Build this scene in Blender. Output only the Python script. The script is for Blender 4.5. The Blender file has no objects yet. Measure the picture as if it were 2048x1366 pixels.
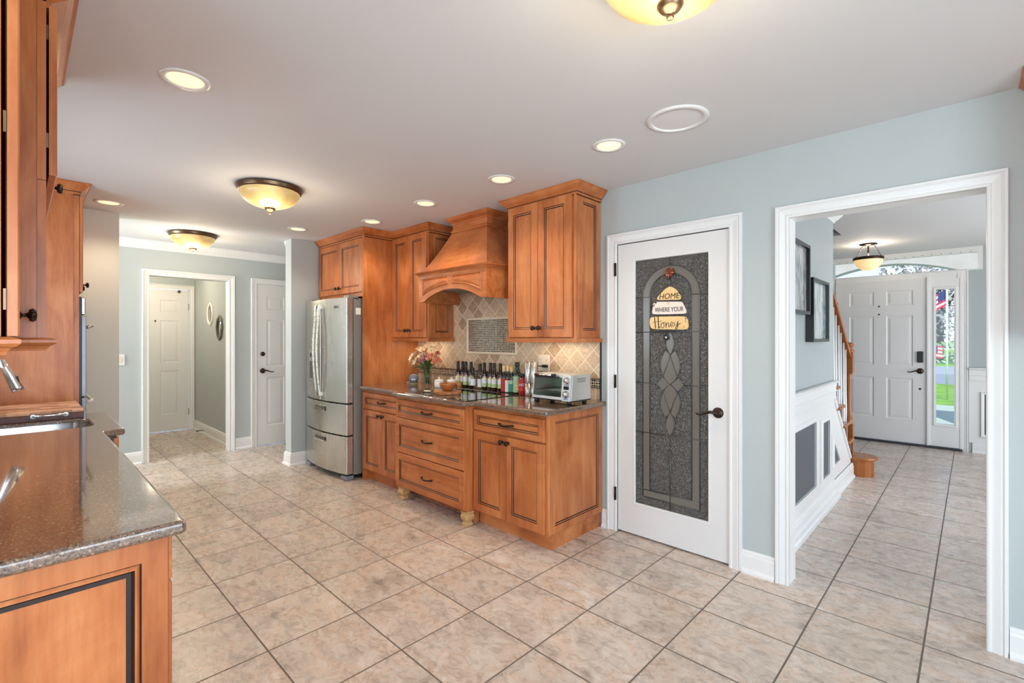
import bpy, bmesh, math, random
from mathutils import Vector, Matrix
random.seed(7)
S = bpy.context.scene
C = S.collection

# ------------------------------------------------------------------ camera
cam_d = bpy.data.cameras.new('camera')
cam = bpy.data.objects.new('camera', cam_d); C.objects.link(cam)
cam.location = (0, 0, 1.371)
cam.rotation_euler = (math.radians(90), 0, math.radians(44))
cam_d.sensor_width = 36; cam_d.lens = 953.4 / 2048 * 36
cam_d.shift_y = -6.65 / 2048
cam_d.clip_start = 0.02; cam_d.clip_end = 200
S.camera = cam

# ------------------------------------------------------------------ world, lights, exposure
S.view_settings.view_transform = 'Standard'; S.view_settings.look = 'None'
S.view_settings.gamma = 1; S.view_settings.use_curve_mapping = False
S.view_settings.exposure = -0.02
S.cycles.use_denoising = True
S.cycles.max_bounces = 10; S.cycles.diffuse_bounces = 5; S.cycles.glossy_bounces = 5
S.cycles.transmission_bounces = 8; S.cycles.transparent_max_bounces = 12
S.cycles.caustics_reflective = False; S.cycles.caustics_refractive = False
S.cycles.sample_clamp_indirect = 6

def srgb(r, g, b):
    f = lambda c: (c / 255 / 12.92) if c / 255 <= .04045 else ((c / 255 + .055) / 1.055) ** 2.4
    return (f(r), f(g), f(b), 1)

W = bpy.data.worlds.new('sky'); S.world = W; W.use_nodes = True
wn = W.node_tree.nodes; wl = W.node_tree.links
bg = wn['Background']
sky = wn.new('ShaderNodeTexSky'); sky.sky_type = 'HOSEK_WILKIE'; sky.turbidity = 3.5; sky.ground_albedo = .4
sky.sun_direction = (-.35, -.5, .8)
hs = wn.new('ShaderNodeHueSaturation'); hs.inputs['Saturation'].default_value = .75
wl.new(sky.outputs[0], hs.inputs['Color']); wl.new(hs.outputs[0], bg.inputs[0])
bg.inputs[1].default_value = 6.0

def light(name, kind, loc, power, color, size=None, size_y=None, rot=None, spot=None, blend=.6):
    d = bpy.data.lights.new(name, kind); d.energy = power; d.color = color
    if kind == 'AREA':
        d.shape = 'RECTANGLE' if size_y else 'DISK'; d.size = size
        if size_y: d.size_y = size_y
    elif kind in ('POINT', 'SPOT'):
        d.shadow_soft_size = size or .05
        if spot: d.spot_size = math.radians(spot); d.spot_blend = blend
    elif kind == 'SUN': d.angle = size or .02
    o = bpy.data.objects.new(name, d); C.objects.link(o); o.location = loc
    if rot: o.rotation_euler = [math.radians(a) for a in rot]
    return o
WARM = (1.0, .84, .63); DAY = (.74, .87, 1.0)
sun = light('sun', 'SUN', (0, 0, 10), 4.0, (1, .96, .9), .01, rot=(38, 0, 20))
# daylight through the big windows behind the camera (outside the panes, facing in)
light('daylight_rear', 'AREA', (2.95, .2, 1.25), 150, DAY, 2.6, 2.2, rot=(90, 0, 90))
light('daylight_breakfast', 'AREA', (.55, -3.35, 1.3), 118, (.56, .78, 1.0), 3.2, 2.1, rot=(90, 0, 0))
light('daylight_sink', 'AREA', (-3.6, -.75, 1.55), 26, DAY, 1.3, .9, rot=(90, 0, 0))
light('den_fill', 'AREA', (-6.0, -1.8, 1.5), 110, (.9, .95, 1.0), .9, 1.2, rot=(90, 0, 0))  # fill light at an added den window, brightening the far zone
# unseen area light added on the right-hand side to brighten the foyer
light('foyer_fill', 'AREA', (2.2, 5.6, 1.2), 88, (.92, .95, 1.0), 3.0, 2.0, rot=(90, 0, 90))

# ------------------------------------------------------------------ materials
MATS = {}
def newmat(name):
    m = bpy.data.materials.new(name); m.use_nodes = True; MATS[name] = m
    n = m.node_tree.nodes; l = m.node_tree.links
    return m, n, l, n['Principled BSDF']
def flat(name, col, rough=.5, metal=0, noise=.0, nscale=20, bump=0, bscale=60, spec=.5, emit=None, es=0, coat=0, trans=0, ior=1.45):
    m, n, l, p = newmat(name)
    p.inputs['Base Color'].default_value = col; p.inputs['Roughness'].default_value = rough
    p.inputs['Metallic'].default_value = metal; p.inputs['Specular IOR Level'].default_value = spec
    p.inputs['Coat Weight'].default_value = coat; p.inputs['Coat Roughness'].default_value = .08
    p.inputs['Transmission Weight'].default_value = trans; p.inputs['IOR'].default_value = ior
    tc = n.new('ShaderNodeTexCoord')
    if noise:
        t = n.new('ShaderNodeTexNoise'); t.inputs['Scale'].default_value = nscale; t.inputs['Detail'].default_value = 4
        l.new(tc.outputs['Object'], t.inputs['Vector'])
        r = n.new('ShaderNodeValToRGB')
        a, b = [max(0, c * (1 - noise)) for c in col[:3]], [min(1, c * (1 + noise)) for c in col[:3]]
        r.color_ramp.elements[0].position = .3; r.color_ramp.elements[1].position = .7
        r.color_ramp.elements[0].color = (*a, 1); r.color_ramp.elements[1].color = (*b, 1)
        l.new(t.outputs['Fac'], r.inputs['Fac']); l.new(r.outputs['Color'], p.inputs['Base Color'])
    if bump:
        t = n.new('ShaderNodeTexNoise'); t.inputs['Scale'].default_value = bscale; t.inputs['Detail'].default_value = 3
        l.new(tc.outputs['Object'], t.inputs['Vector'])
        bp = n.new('ShaderNodeBump'); bp.inputs['Strength'].default_value = bump; bp.inputs['Distance'].default_value = .002
        l.new(t.outputs['Fac'], bp.inputs['Height']); l.new(bp.outputs['Normal'], p.inputs['Normal'])
    if emit:
        p.inputs['Emission Color'].default_value = emit; p.inputs['Emission Strength'].default_value = es
    return m

def math_node(n, l, op, a, b=None, c=None):
    x = n.new('ShaderNodeMath'); x.operation = op
    for i, v in enumerate((a, b, c)):
        if v is None: continue
        if isinstance(v, (int, float)): x.inputs[i].default_value = v
        else: l.new(v, x.inputs[i])
    return x.outputs[0]
def ramp(n, l, fac, stops):
    r = n.new('ShaderNodeValToRGB'); e = r.color_ramp.elements
    while len(e) < len(stops): e.new(.5)
    for i, (p, c) in enumerate(stops): e[i].position = p; e[i].color = c
    l.new(fac, r.inputs['Fac']); return r.outputs['Color']
def mix(n, l, fac, a, b, mode='MIX'):
    x = n.new('ShaderNodeMix'); x.data_type = 'RGBA'; x.blend_type = mode
    if isinstance(fac, (int, float)): x.inputs[0].default_value = fac
    else: l.new(fac, x.inputs[0])
    for i, v in ((6, a), (7, b)):
        if isinstance(v, tuple): x.inputs[i].default_value = v
        else: l.new(v, x.inputs[i])
    return x.outputs[2]
def noise(n, l, vec, scale, detail=4, dist=0, rough=.5):
    t = n.new('ShaderNodeTexNoise'); t.inputs['Scale'].default_value = scale; t.inputs['Detail'].default_value = detail
    t.inputs['Distortion'].default_value = dist; t.inputs['Roughness'].default_value = rough
    l.new(vec, t.inputs['Vector']); return t.outputs['Fac']
def mapping(n, l, vec, scale=(1, 1, 1), loc=(0, 0, 0)):
    m = n.new('ShaderNodeMapping'); m.inputs['Scale'].default_value = scale; m.inputs['Location'].default_value = loc
    l.new(vec, m.inputs['Vector']); return m.outputs[0]

wall_m = flat('wall_paint', srgb(180, 187, 186), .6, noise=.015, nscale=3, bump=.05, bscale=300)
foyer_m = flat('foyer_paint', srgb(170, 178, 178), .35, noise=.015, nscale=3)
ceil_m = flat('ceiling_paint', srgb(214, 215, 216), .8, noise=.01, nscale=2)
trim_m = flat('trim_white', srgb(228, 228, 226), .3, noise=.01, nscale=5)
door_m = flat('door_white', srgb(222, 221, 219), .35, noise=.01, nscale=5)
cream_m = flat('cream_wall_paint', srgb(212, 212, 202), .6, noise=.015, nscale=3)
bronze = flat('oil_rubbed_bronze', srgb(62, 50, 44), .3, .85, noise=.3, nscale=80)
black_m = flat('black_plastic', srgb(22, 22, 23), .35, noise=.1)
dark_m = flat('dark_gap', srgb(20, 15, 12), .8, noise=.1)
fab_m = flat('grey_fabric', srgb(120, 128, 138), .9, noise=.08, nscale=300, bump=.3, bscale=500)
steel_dark = flat('grey_painted_metal', srgb(150, 150, 146), .4, .5, noise=.03, nscale=30)
chrome = flat('polished_steel', srgb(225, 225, 225), .12, 1, noise=.02)
copper = flat('copper', srgb(150, 92, 72), .25, 1, noise=.1)
panel_dark = flat('slate_paint_and_stairwell_shade', srgb(72, 80, 88), .35, noise=.05, nscale=6)
white_cer = flat('white_ceramic', srgb(232, 228, 218), .15, noise=.01)
plate_m = flat('ivory_plastic', srgb(226, 212, 190), .35, noise=.01)
ooak = None

def wood(name, c_lo, c_mid, c_hi, rough=.32, grain=(9, 9, .9)):
    m, n, l, p = newmat(name)
    tc = n.new('ShaderNodeTexCoord')
    oi = n.new('ShaderNodeObjectInfo'); of = n.new('ShaderNodeVectorMath'); of.operation = 'ADD'; l.new(tc.outputs['Object'], of.inputs[0])
    sc = n.new('ShaderNodeCombineXYZ')
    for k_, m_ in enumerate((17, 31, 5)): l.new(math_node(n, l, 'MULTIPLY', oi.outputs['Random'], m_), sc.inputs[k_])
    l.new(sc.outputs[0], of.inputs[1]); V = of.outputs[0]
    a = noise(n, l, mapping(n, l, V, grain), 1.5, 5, .6, .55)
    col = ramp(n, l, a, [(.28, c_lo), (.5, c_mid), (.75, c_hi)])
    b = noise(n, l, mapping(n, l, V, (1, 1, .6)), 3.2, 5, .8, .6)
    col = mix(n, l, .5, col, ramp(n, l, b, [(.32, c_lo), (.52, c_mid), (.70, c_hi)]))
    g = noise(n, l, mapping(n, l, V, tuple(q * 5 for q in grain)), 2, 4, .2)
    col = mix(n, l, .10, col, ramp(n, l, g, [(.35, c_lo), (.6, c_hi)]))
    l.new(col, p.inputs['Base Color'])
    p.inputs['Roughness'].default_value = rough; p.inputs['Coat Weight'].default_value = .08; p.inputs['Coat Roughness'].default_value = .2; p.inputs['Specular IOR Level'].default_value = .35
    return m
maple = wood('stained_maple', srgb(134, 66, 28), srgb(186, 108, 58), srgb(220, 150, 96), .33)
maple_h = wood('stained_maple_horizontal', srgb(134, 66, 28), srgb(186, 108, 58), srgb(220, 150, 96), .33, grain=(.9, 9, 9))
maple_raw = flat('worn_maple', srgb(196, 160, 112), .5, noise=.2, nscale=40)
glaze = flat('dark_glaze', srgb(38, 16, 8), .4, noise=.15, nscale=40)
oak = wood('oak_stain', srgb(128, 66, 22), srgb(160, 92, 38), srgb(186, 118, 56), .25)
tan_wood = wood('tan_plaque_wood', srgb(222, 182, 120), srgb(234, 198, 138), srgb(242, 210, 156), .5)
acacia = wood('acacia_wood', srgb(120, 62, 28), srgb(170, 104, 58), srgb(210, 150, 98), .3, (9, 2, 9))

def m_floor():
    m, n, l, p = newmat('slate_look_tile')
    g = n.new('ShaderNodeNewGeometry'); sx = n.new('ShaderNodeSeparateXYZ'); l.new(g.outputs['Position'], sx.inputs[0])
    u = math_node(n, l, 'DIVIDE', math_node(n, l, 'ADD', sx.outputs[0], 3.4567), .4125)
    v = math_node(n, l, 'DIVIDE', math_node(n, l, 'SUBTRACT', sx.outputs[1], .3511), .4096)
    def edge(a):
        f = math_node(n, l, 'FRACT', a); return math_node(n, l, 'MINIMUM', f, math_node(n, l, 'SUBTRACT', 1, f))
    e = math_node(n, l, 'MINIMUM', edge(u), edge(v))
    grout = math_node(n, l, 'LESS_THAN', e, .0092)
    cb = n.new('ShaderNodeCombineXYZ'); l.new(math_node(n, l, 'FLOOR', u), cb.inputs[0]); l.new(math_node(n, l, 'FLOOR', v), cb.inputs[1])
    wnz = n.new('ShaderNodeTexWhiteNoise'); wnz.noise_dimensions = '3D'; l.new(cb.outputs[0], wnz.inputs['Vector'])
    sc = n.new('ShaderNodeVectorMath'); sc.operation = 'SCALE'; sc.inputs['Scale'].default_value = 9; l.new(wnz.outputs['Color'], sc.inputs[0])
    ad = n.new('ShaderNodeVectorMath'); l.new(g.outputs['Position'], ad.inputs[0]); l.new(sc.outputs[0], ad.inputs[1])
    vec = ad.outputs[0]
    a = noise(n, l, mapping(n, l, vec, (1, 1.35, 1)), 3.4, 12, .9, .62)
    col = ramp(n, l, a, [(.30, srgb(144, 134, 126)), (.41, srgb(186, 172, 160)), (.48, srgb(210, 200, 190)), (.57, srgb(206, 180, 160)), (.68, srgb(230, 224, 218))])
    b = noise(n, l, mapping(n, l, vec, (1, 1.5, 1)), 12, 10, 1.1, .68)
    col = mix(n, l, .42, col, ramp(n, l, b, [(.34, srgb(130, 120, 112)), (.46, srgb(194, 180, 168)), (.56, srgb(212, 198, 186)), (.66, srgb(238, 232, 226))]))
    q = noise(n, l, mapping(n, l, vec, (1.6, 3.2, 1), (2, 7, 0)), 7, 8, 1.2, .65)
    fleck = math_node(n, l, 'MULTIPLY', math_node(n, l, 'SMOOTH_MIN', math_node(n, l, 'MAXIMUM', math_node(n, l, 'MULTIPLY', math_node(n, l, 'SUBTRACT', q, .60), 9), 0), 1, .1), .45)
    col = mix(n, l, fleck, col, srgb(242, 237, 230))
    c = noise(n, l, mapping(n, l, vec, (1, 1.3, 1), (3, 5, 1)), 2.6, 12, .8, .72)
    vein = math_node(n, l, 'LESS_THAN', math_node(n, l, 'ABSOLUTE', math_node(n, l, 'SUBTRACT', c, .5)), .006)
    col = mix(n, l, math_node(n, l, 'MULTIPLY', vein, .35), col, srgb(116, 98, 86))
    tint = ramp(n, l, wnz.outputs['Value'], [(0, (.90, .89, .88, 1)), (1, (1.0, .99, .98, 1))])
    col = mix(n, l, 1.0, col, tint, 'MULTIPLY')
    col = mix(n, l, grout, col, srgb(98, 86, 76))
    p.inputs['Specular IOR Level'].default_value = .8
    l.new(col, p.inputs['Base Color'])
    l.new(math_node(n, l, 'ADD', math_node(n, l, 'MULTIPLY', b, .22), math_node(n, l, 'MULTIPLY_ADD', grout, .4, .17)), p.inputs['Roughness'])
    bp = n.new('ShaderNodeBump'); bp.inputs['Strength'].default_value = .35; bp.inputs['Distance'].default_value = .004
    hgt = math_node(n, l, 'SUBTRACT', math_node(n, l, 'MULTIPLY', a, .8), math_node(n, l, 'MULTIPLY', grout, .6))
    fine = noise(n, l, mapping(n, l, vec, (1, 1.8, 1)), 45, 4, 1)
    l.new(math_node(n, l, 'ADD', hgt, math_node(n, l, 'MULTIPLY', fine, .25)), bp.inputs['Height'])
    l.new(bp.outputs[0], p.inputs['Normal'])
    return m
floor_m = m_floor()

def m_granite():
    m, n, l, p = newmat('speckled_quartz')
    tc = n.new('ShaderNodeTexCoord')
    vo = n.new('ShaderNodeTexVoronoi'); vo.inputs['Scale'].default_value = 250; l.new(tc.outputs['Object'], vo.inputs['Vector'])
    sx = n.new('ShaderNodeSeparateColor'); l.new(vo.outputs['Color'], sx.inputs[0])
    col = ramp(n, l, sx.outputs[0], [(0, srgb(62, 46, 38)), (.35, srgb(112, 88, 72)), (.6, srgb(138, 110, 90)), (.8, srgb(96, 76, 64)), (.93, srgb(176, 150, 126)), (1, srgb(44, 34, 30))])
    for e in col.node.color_ramp.elements: pass
    b = noise(n, l, tc.outputs['Object'], 320, 2)
    col = mix(n, l, .25, col, ramp(n, l, b, [(.4, srgb(60, 50, 46)), (.6, srgb(150, 130, 112))]))
    l.new(col, p.inputs['Base Color']); p.inputs['Roughness'].default_value = .08
    p.inputs['Coat Weight'].default_value = .5; p.inputs['Coat Roughness'].default_value = .03
    return m
granite = m_granite()

def m_steel():
    m, n, l, p = newmat('brushed_stainless')
    tc = n.new('ShaderNodeTexCoord')
    a = noise(n, l, mapping(n, l, tc.outputs['Object'], (3, 3, .8)), 2, 2)
    l.new(ramp(n, l, a, [(.3, srgb(188, 185, 176)), (.7, srgb(202, 199, 191))]), p.inputs['Base Color'])
    p.inputs['Metallic'].default_value = .85
    l.new(math_node(n, l, 'MULTIPLY_ADD', a, .06, .24), p.inputs['Roughness'])
    return m
steel = m_steel()

def m_diamond(name, kind, z0_=1.009, pz=.0191):
    m, n, l, p = newmat(name)
    g = n.new('ShaderNodeNewGeometry'); sx = n.new('ShaderNodeSeparateXYZ'); l.new(g.outputs['Position'], sx.inputs[0])
    if kind == 'diamond':
        x = math_node(n, l, 'ADD', sx.outputs[0], 2.09); z = math_node(n, l, 'SUBTRACT', sx.outputs[2], 1.209)
        u = math_node(n, l, 'DIVIDE', math_node(n, l, 'ADD', x, z), .150); v = math_node(n, l, 'DIVIDE', math_node(n, l, 'SUBTRACT', x, z), .150)
        gw = .032
    elif kind == 'square':
        u = math_node(n, l, 'DIVIDE', sx.outputs[0], .105); v = math_node(n, l, 'DIVIDE', math_node(n, l, 'SUBTRACT', sx.outputs[2], .905), .105); gw = .025
    else:
        u = math_node(n, l, 'DIVIDE', sx.outputs[0], .0190); v = math_node(n, l, 'DIVIDE', math_node(n, l, 'SUBTRACT', sx.outputs[2], z0_), pz); gw = .12
    def edge(a):
        f = math_node(n, l, 'FRACT', a); return math_node(n, l, 'MINIMUM', f, math_node(n, l, 'SUBTRACT', 1, f))
    grout = math_node(n, l, 'LESS_THAN', math_node(n, l, 'MINIMUM', edge(u), edge(v)), gw)
    cb = n.new('ShaderNodeCombineXYZ'); l.new(math_node(n, l, 'FLOOR', u), cb.inputs[0]); l.new(math_node(n, l, 'FLOOR', v), cb.inputs[1])
    wz = n.new('ShaderNodeTexWhiteNoise'); wz.noise_dimensions = '3D'; l.new(cb.outputs[0], wz.inputs['Vector'])
    if kind == 'mosaic':
        col = ramp(n, l, wz.outputs['Value'], [(0, srgb(44, 34, 32)), (.35, srgb(92, 66, 50)), (.55, srgb(30, 28, 30)), (.75, srgb(130, 104, 84)), (.9, srgb(70, 62, 60))])
        col.node.color_ramp.interpolation = 'CONSTANT'
        gc = srgb(216, 200, 172); rough = .12
    else:
        col = ramp(n, l, wz.outputs['Value'], [(0, srgb(206, 176, 142)), (.4, srgb(216, 192, 160)), (.74, srgb(198, 166, 134)), (.78, srgb(150, 114, 84)), (1, srgb(166, 132, 100))])
        t = noise(n, l, g.outputs['Position'], 34, 8, 1.5, .65)
        col = mix(n, l, .45, col, ramp(n, l, t, [(.32, srgb(142, 108, 78)), (.5, srgb(208, 180, 148)), (.68, srgb(232, 212, 184))]), 'MULTIPLY' if False else 'MIX')
        gc = srgb(232, 214, 184); rough = .4
    col = mix(n, l, grout, col, gc)
    l.new(col, p.inputs['Base Color']); p.inputs['Roughness'].default_value = rough
    bp = n.new('ShaderNodeBump'); bp.inputs['Strength'].default_value = .5; bp.inputs['Distance'].default_value = .002
    l.new(math_node(n, l, 'SUBTRACT', 1, grout), bp.inputs['Height']); l.new(bp.outputs[0], p.inputs['Normal'])
    return m
t_dia, t_sq, t_mos = m_diamond('travertine_diamond_tile', 'diamond'), m_diamond('travertine_square_tile', 'square'), m_diamond('glass_mosaic', 'mosaic')
t_mos2 = m_diamond('glass_mosaic_inset', 'mosaic', 1.245, .0164)

def m_board():
    m, n, l, p = newmat('end_grain_block')
    tc = n.new('ShaderNodeTexCoord')
    br = n.new('ShaderNodeTexBrick'); br.inputs['Scale'].default_value = 1; br.inputs['Mortar Size'].default_value = 0
    br.inputs['Brick Width'].default_value = .085; br.inputs['Row Height'].default_value = .04
    br.inputs['Color1'].default_value = srgb(128, 76, 50); br.inputs['Color2'].default_value = srgb(232, 176, 136)
    mp = n.new('ShaderNodeMapping'); mp.inputs['Rotation'].default_value = (0, 0, math.pi / 2); l.new(tc.outputs['Object'], mp.inputs[0])
    l.new(mp.outputs[0], br.inputs['Vector'])
    a = noise(n, l, tc.outputs['Object'], 60, 5, 1)
    col = mix(n, l, .15, br.outputs['Color'], ramp(n, l, a, [(.35, srgb(110, 64, 40)), (.65, srgb(226, 178, 138))]))
    l.new(col, p.inputs['Base Color']); p.inputs['Roughness'].default_value = .35
    return m
board_m = m_board()
walnut = flat('dark_walnut', srgb(92, 52, 42), .35, noise=.3, nscale=30)

def m_texglass():
    m, n, l, p = newmat('textured_glass')
    g = n.new('ShaderNodeNewGeometry')
    vo = n.new('ShaderNodeTexVoronoi'); vo.inputs['Scale'].default_value = 170; l.new(g.outputs['Position'], vo.inputs['Vector'])
    a = noise(n, l, g.outputs['Position'], 150, 3, 1.5)
    h = math_node(n, l, 'ADD', vo.outputs['Distance'], a)
    bp = n.new('ShaderNodeBump'); bp.inputs['Strength'].default_value = 1; bp.inputs['Distance'].default_value = .004
    l.new(h, bp.inputs['Height']); l.new(bp.outputs[0], p.inputs['Normal'])
    sp = ramp(n, l, a, [(.40, srgb(78, 74, 68)), (.54, srgb(112, 108, 102)), (.66, srgb(176, 175, 172))])  # pale specks in the base colour stand in for glints
    l.new(sp, p.inputs['Base Color']); p.inputs['Roughness'].default_value = .09
    p.inputs['Transmission Weight'].default_value = .45; p.inputs['IOR'].default_value = 1.5
    p.inputs['Specular IOR Level'].default_value = .9
    return m
texglass = m_texglass()
bevglass = flat('bevelled_clear_glass', srgb(128, 124, 116), .22, trans=.3, ior=1.5)
def m_glass(name, col=(1, 1, 1, 1), rough=0.0, alpha_mix=.85):
    m, n, l, p = newmat(name)
    n.remove(p); tr = n.new('ShaderNodeBsdfTransparent'); gl = n.new('ShaderNodeBsdfGlossy'); gl.inputs['Roughness'].default_value = rough
    tr.inputs[0].default_value = col
    fr = n.new('ShaderNodeFresnel'); fr.inputs[0].default_value = 1.45; ge = n.new('ShaderNodeNewGeometry')
    mx = n.new('ShaderNodeMixShader'); l.new(math_node(n, l, 'MULTIPLY', fr.outputs[0], math_node(n, l, 'SUBTRACT', 1, ge.outputs['Backfacing'])), mx.inputs[0]); l.new(tr.outputs[0], mx.inputs[1]); l.new(gl.outputs[0], mx.inputs[2])
    l.new(mx.outputs[0], n['Material Output'].inputs[0]); return m
pane_m = m_glass('window_glass')
oven_glass = m_glass('oven_door_glass', (.84, .88, .83, 1))
vase_m = m_glass('vase_glass', (.93, .96, .94, 1))
amber = flat('amber_scavo_glass', srgb(222, 176, 96), .3, noise=.15, nscale=8, emit=srgb(255, 206, 110), es=.42)
def m_amber():
    m, n, l, p = newmat('lit_amber_bowl')
    tc = n.new('ShaderNodeTexCoord')
    # three bulbs glow through the frosted glass: an emissive bowl, brighter where each bulb sits
    best = None
    for k in range(3):
        a = math.radians(100 + 120 * k)
        d = n.new('ShaderNodeVectorMath'); d.operation = 'DISTANCE'; d.inputs[1].default_value = (.115 * math.cos(a), .115 * math.sin(a), -.075)
        l.new(tc.outputs['Object'], d.inputs[0])
        best = d.outputs['Value'] if best is None else math_node(n, l, 'MINIMUM', best, d.outputs['Value'])
    st = n.new('ShaderNodeMapRange'); st.inputs[1].default_value = .03; st.inputs[2].default_value = .12; st.inputs[3].default_value = 1.15; st.inputs[4].default_value = .30
    st.interpolation_type = 'SMOOTHSTEP'; l.new(best, st.inputs[0])
    nz = noise(n, l, tc.outputs['Object'], 14, 4, .6)
    col = ramp(n, l, nz, [(.3, srgb(244, 208, 136)), (.7, srgb(255, 232, 170))])
    l.new(col, p.inputs['Emission Color']); l.new(st.outputs[0], p.inputs['Emission Strength'])
    p.inputs['Base Color'].default_value = srgb(190, 160, 100); p.inputs['Roughness'].default_value = .3
    return m
amber = m_amber()
bowl_w = flat('alabaster_bowl', srgb(232, 208, 166), .35, noise=.06, nscale=12, emit=srgb(255, 214, 150), es=.75)
lens_m = flat('lit_lens', srgb(255, 240, 200), .5, noise=.01, emit=srgb(255, 238, 190), es=.95)
grille = flat('speaker_grille', srgb(228, 228, 230), .7, noise=.02, nscale=400, bump=.3, bscale=700)
bsteel = flat('aged_nickel', srgb(112, 92, 72), .32, .9, noise=.15, nscale=30)
blackglass = flat('black_ceramic_glass', srgb(8, 8, 9), .03, noise=.1, coat=.4)

# ------------------------------------------------------------------ mesh helpers
V3 = Vector
CCR_REF = {}
class MB:
    def __init__(s): s.bm = bmesh.new()
    def face(s, pts, mi=0):
        f = s.bm.faces.new([s.bm.verts.new(p) for p in pts]); f.material_index = mi; return f
    def box(s, x0, x1, y0, y1, z0, z1, mi=0):
        v = [s.bm.verts.new((x, y, z)) for x in (x0, x1) for y in (y0, y1) for z in (z0, z1)]
        for q in ((0, 1, 3, 2), (4, 6, 7, 5), (0, 4, 5, 1), (2, 3, 7, 6), (0, 2, 6, 4), (1, 5, 7, 3)):
            f = s.bm.faces.new([v[i] for i in q]); f.material_index = mi
        return s
    def prism(s, pts, d, mi=0, mside=None):
        """closed polygon pts (3D) extruded by vector d"""
        d = V3(d); a = [s.bm.verts.new(p) for p in pts]; b = [s.bm.verts.new(V3(p) + d) for p in pts]
        f = s.bm.faces.new(a); f.material_index = mi; f = s.bm.faces.new(b[::-1]); f.material_index = mi
        for i in range(len(a)):
            j = (i + 1) % len(a); f = s.bm.faces.new((a[i], b[i], b[j], a[j])); f.material_index = mi if mside is None else mside
        return s
    def lathe(s, prof, c=(0, 0, 0), n=24, mi=0, axis='Z', smooth=True, cap=True, sx=1, sy=1):
        rings = []
        for r, z in prof:
            ring = []
            for k in range(n):
                a = 2 * math.pi * k / n; p = (r * math.cos(a) * sx, r * math.sin(a) * sy, z)
                if axis == 'Y': p = (p[0], p[2], p[1])
                if axis == 'X': p = (p[2], p[0], p[1])
                ring.append(s.bm.verts.new(V3(p) + V3(c)))
            rings.append(ring)
        for a, b in zip(rings, rings[1:]):
            for k in range(n):
                f = s.bm.faces.new((a[k], a[(k + 1) % n], b[(k + 1) % n], b[k])); f.smooth = smooth; f.material_index = mi
        if cap:
            for ring in (rings[0], rings[-1]):
                f = s.bm.faces.new(ring); f.material_index = mi
        return s
    def tube(s, pts, r, n=8, mi=0, cap=True, closed=False):
        pts = [V3(p) for p in pts]; m = len(pts); rs = r if isinstance(r, (list, tuple)) else [r] * m
        rings = []; up = None
        for i, p in enumerate(pts):
            if closed: t = (pts[(i + 1) % m] - pts[i - 1])
            else: t = pts[min(i + 1, m - 1)] - pts[max(i - 1, 0)]
            t.normalize()
            if up is None:
                up = V3((0, 0, 1)) if abs(t.z) < .9 else V3((1, 0, 0))
            x = t.cross(up)
            if x.length < 1e-5: x = t.orthogonal()
            x.normalize(); y = x.cross(t).normalized(); up = y
            rings.append([s.bm.verts.new(p + (x * math.cos(2 * math.pi * k / n) + y * math.sin(2 * math.pi * k / n)) * rs[i]) for k in range(n)])
        pairs = list(zip(rings, rings[1:]))
        if closed: pairs.append((rings[-1], rings[0]))
        for a, b in pairs:
            for k in range(n):
                f = s.bm.faces.new((a[k], a[(k + 1) % n], b[(k + 1) % n], b[k])); f.smooth = True; f.material_index = mi
        if cap and not closed:
            for q in (rings[0], rings[-1]):
                f = s.bm.faces.new(q); f.material_index = mi
        return s
    def sphere(s, c, r, n=12, mi=0, sx=1, sy=1, sz=1):
        m = n // 2 + 1
        prof = [(max(1e-4, r * math.sin(math.pi * i / m)), -r * math.cos(math.pi * i / m) * sz) for i in range(m + 1)]
        return s.lathe(prof, c, n, mi, cap=False, sx=sx, sy=sy)
    def panel(s, O, U, V, N, w, h, t, rings, cap=0, back=True, side=0):
        """slab whose front lies at O + u U + v V; rings = (inset, depth, mat)"""
        O, U, V, N = V3(O), V3(U), V3(V), V3(N)
        def rect(i, d):
            return [s.bm.verts.new(O + U * a + V * b - N * d) for a, b in ((i, i), (w - i, i), (w - i, h - i), (i, h - i))]
        prev = rect(*rings[0][:2])
        bk = rect(0, t)
        for k in range(4):
            f = s.bm.faces.new((bk[k], bk[(k + 1) % 4], prev[(k + 1) % 4], prev[k])); f.material_index = side
        f = s.bm.faces.new(bk[::-1]); f.material_index = side
        for r in rings[1:]:
            cur = rect(*r[:2])
            for k in range(4):
                f = s.bm.faces.new((prev[k], prev[(k + 1) % 4], cur[(k + 1) % 4], cur[k])); f.material_index = r[2]
            prev = cur
        f = s.bm.faces.new(prev); f.material_index = cap
        return s
    def grid_panel(s, O, U, V, N, us, vs, t, cells, rings, mi=0):
        """slab with several raised/recessed cells"""
        O, U, V, N = V3(O), V3(U), V3(V), V3(N)
        P = lambda a, b, d=0: O + U * a + V * b - N * d
        for i in range(len(us) - 1):
            for j in range(len(vs) - 1):
                a0, a1, b0, b1 = us[i], us[i + 1], vs[j], vs[j + 1]
                if (i, j) not in cells: s.face([P(a0, b0), P(a1, b0), P(a1, b1), P(a0, b1)], mi); continue
                pr = [P(a0, b0), P(a1, b0), P(a1, b1), P(a0, b1)]
                for ins, d in rings:
                    cu = [P(a0 + ins, b0 + ins, d), P(a1 - ins, b0 + ins, d), P(a1 - ins, b1 - ins, d), P(a0 + ins, b1 - ins, d)]
                    for k in range(4): s.face([pr[k], pr[(k + 1) % 4], cu[(k + 1) % 4], cu[k]], mi)
                    pr = cu
                s.face(pr, mi)
        w, h = us[-1], vs[-1]
        q = [(0, 0), (w, 0), (w, h), (0, h)]
        for k in range(4):
            a, b = q[k], q[(k + 1) % 4]; s.face([P(*a), P(*a, t), P(*b, t), P(*b)], mi)
        s.face([P(*a, t) for a in q[::-1]], mi)
        bmesh.ops.remove_doubles(s.bm, verts=s.bm.verts, dist=1e-5)
        return s
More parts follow.
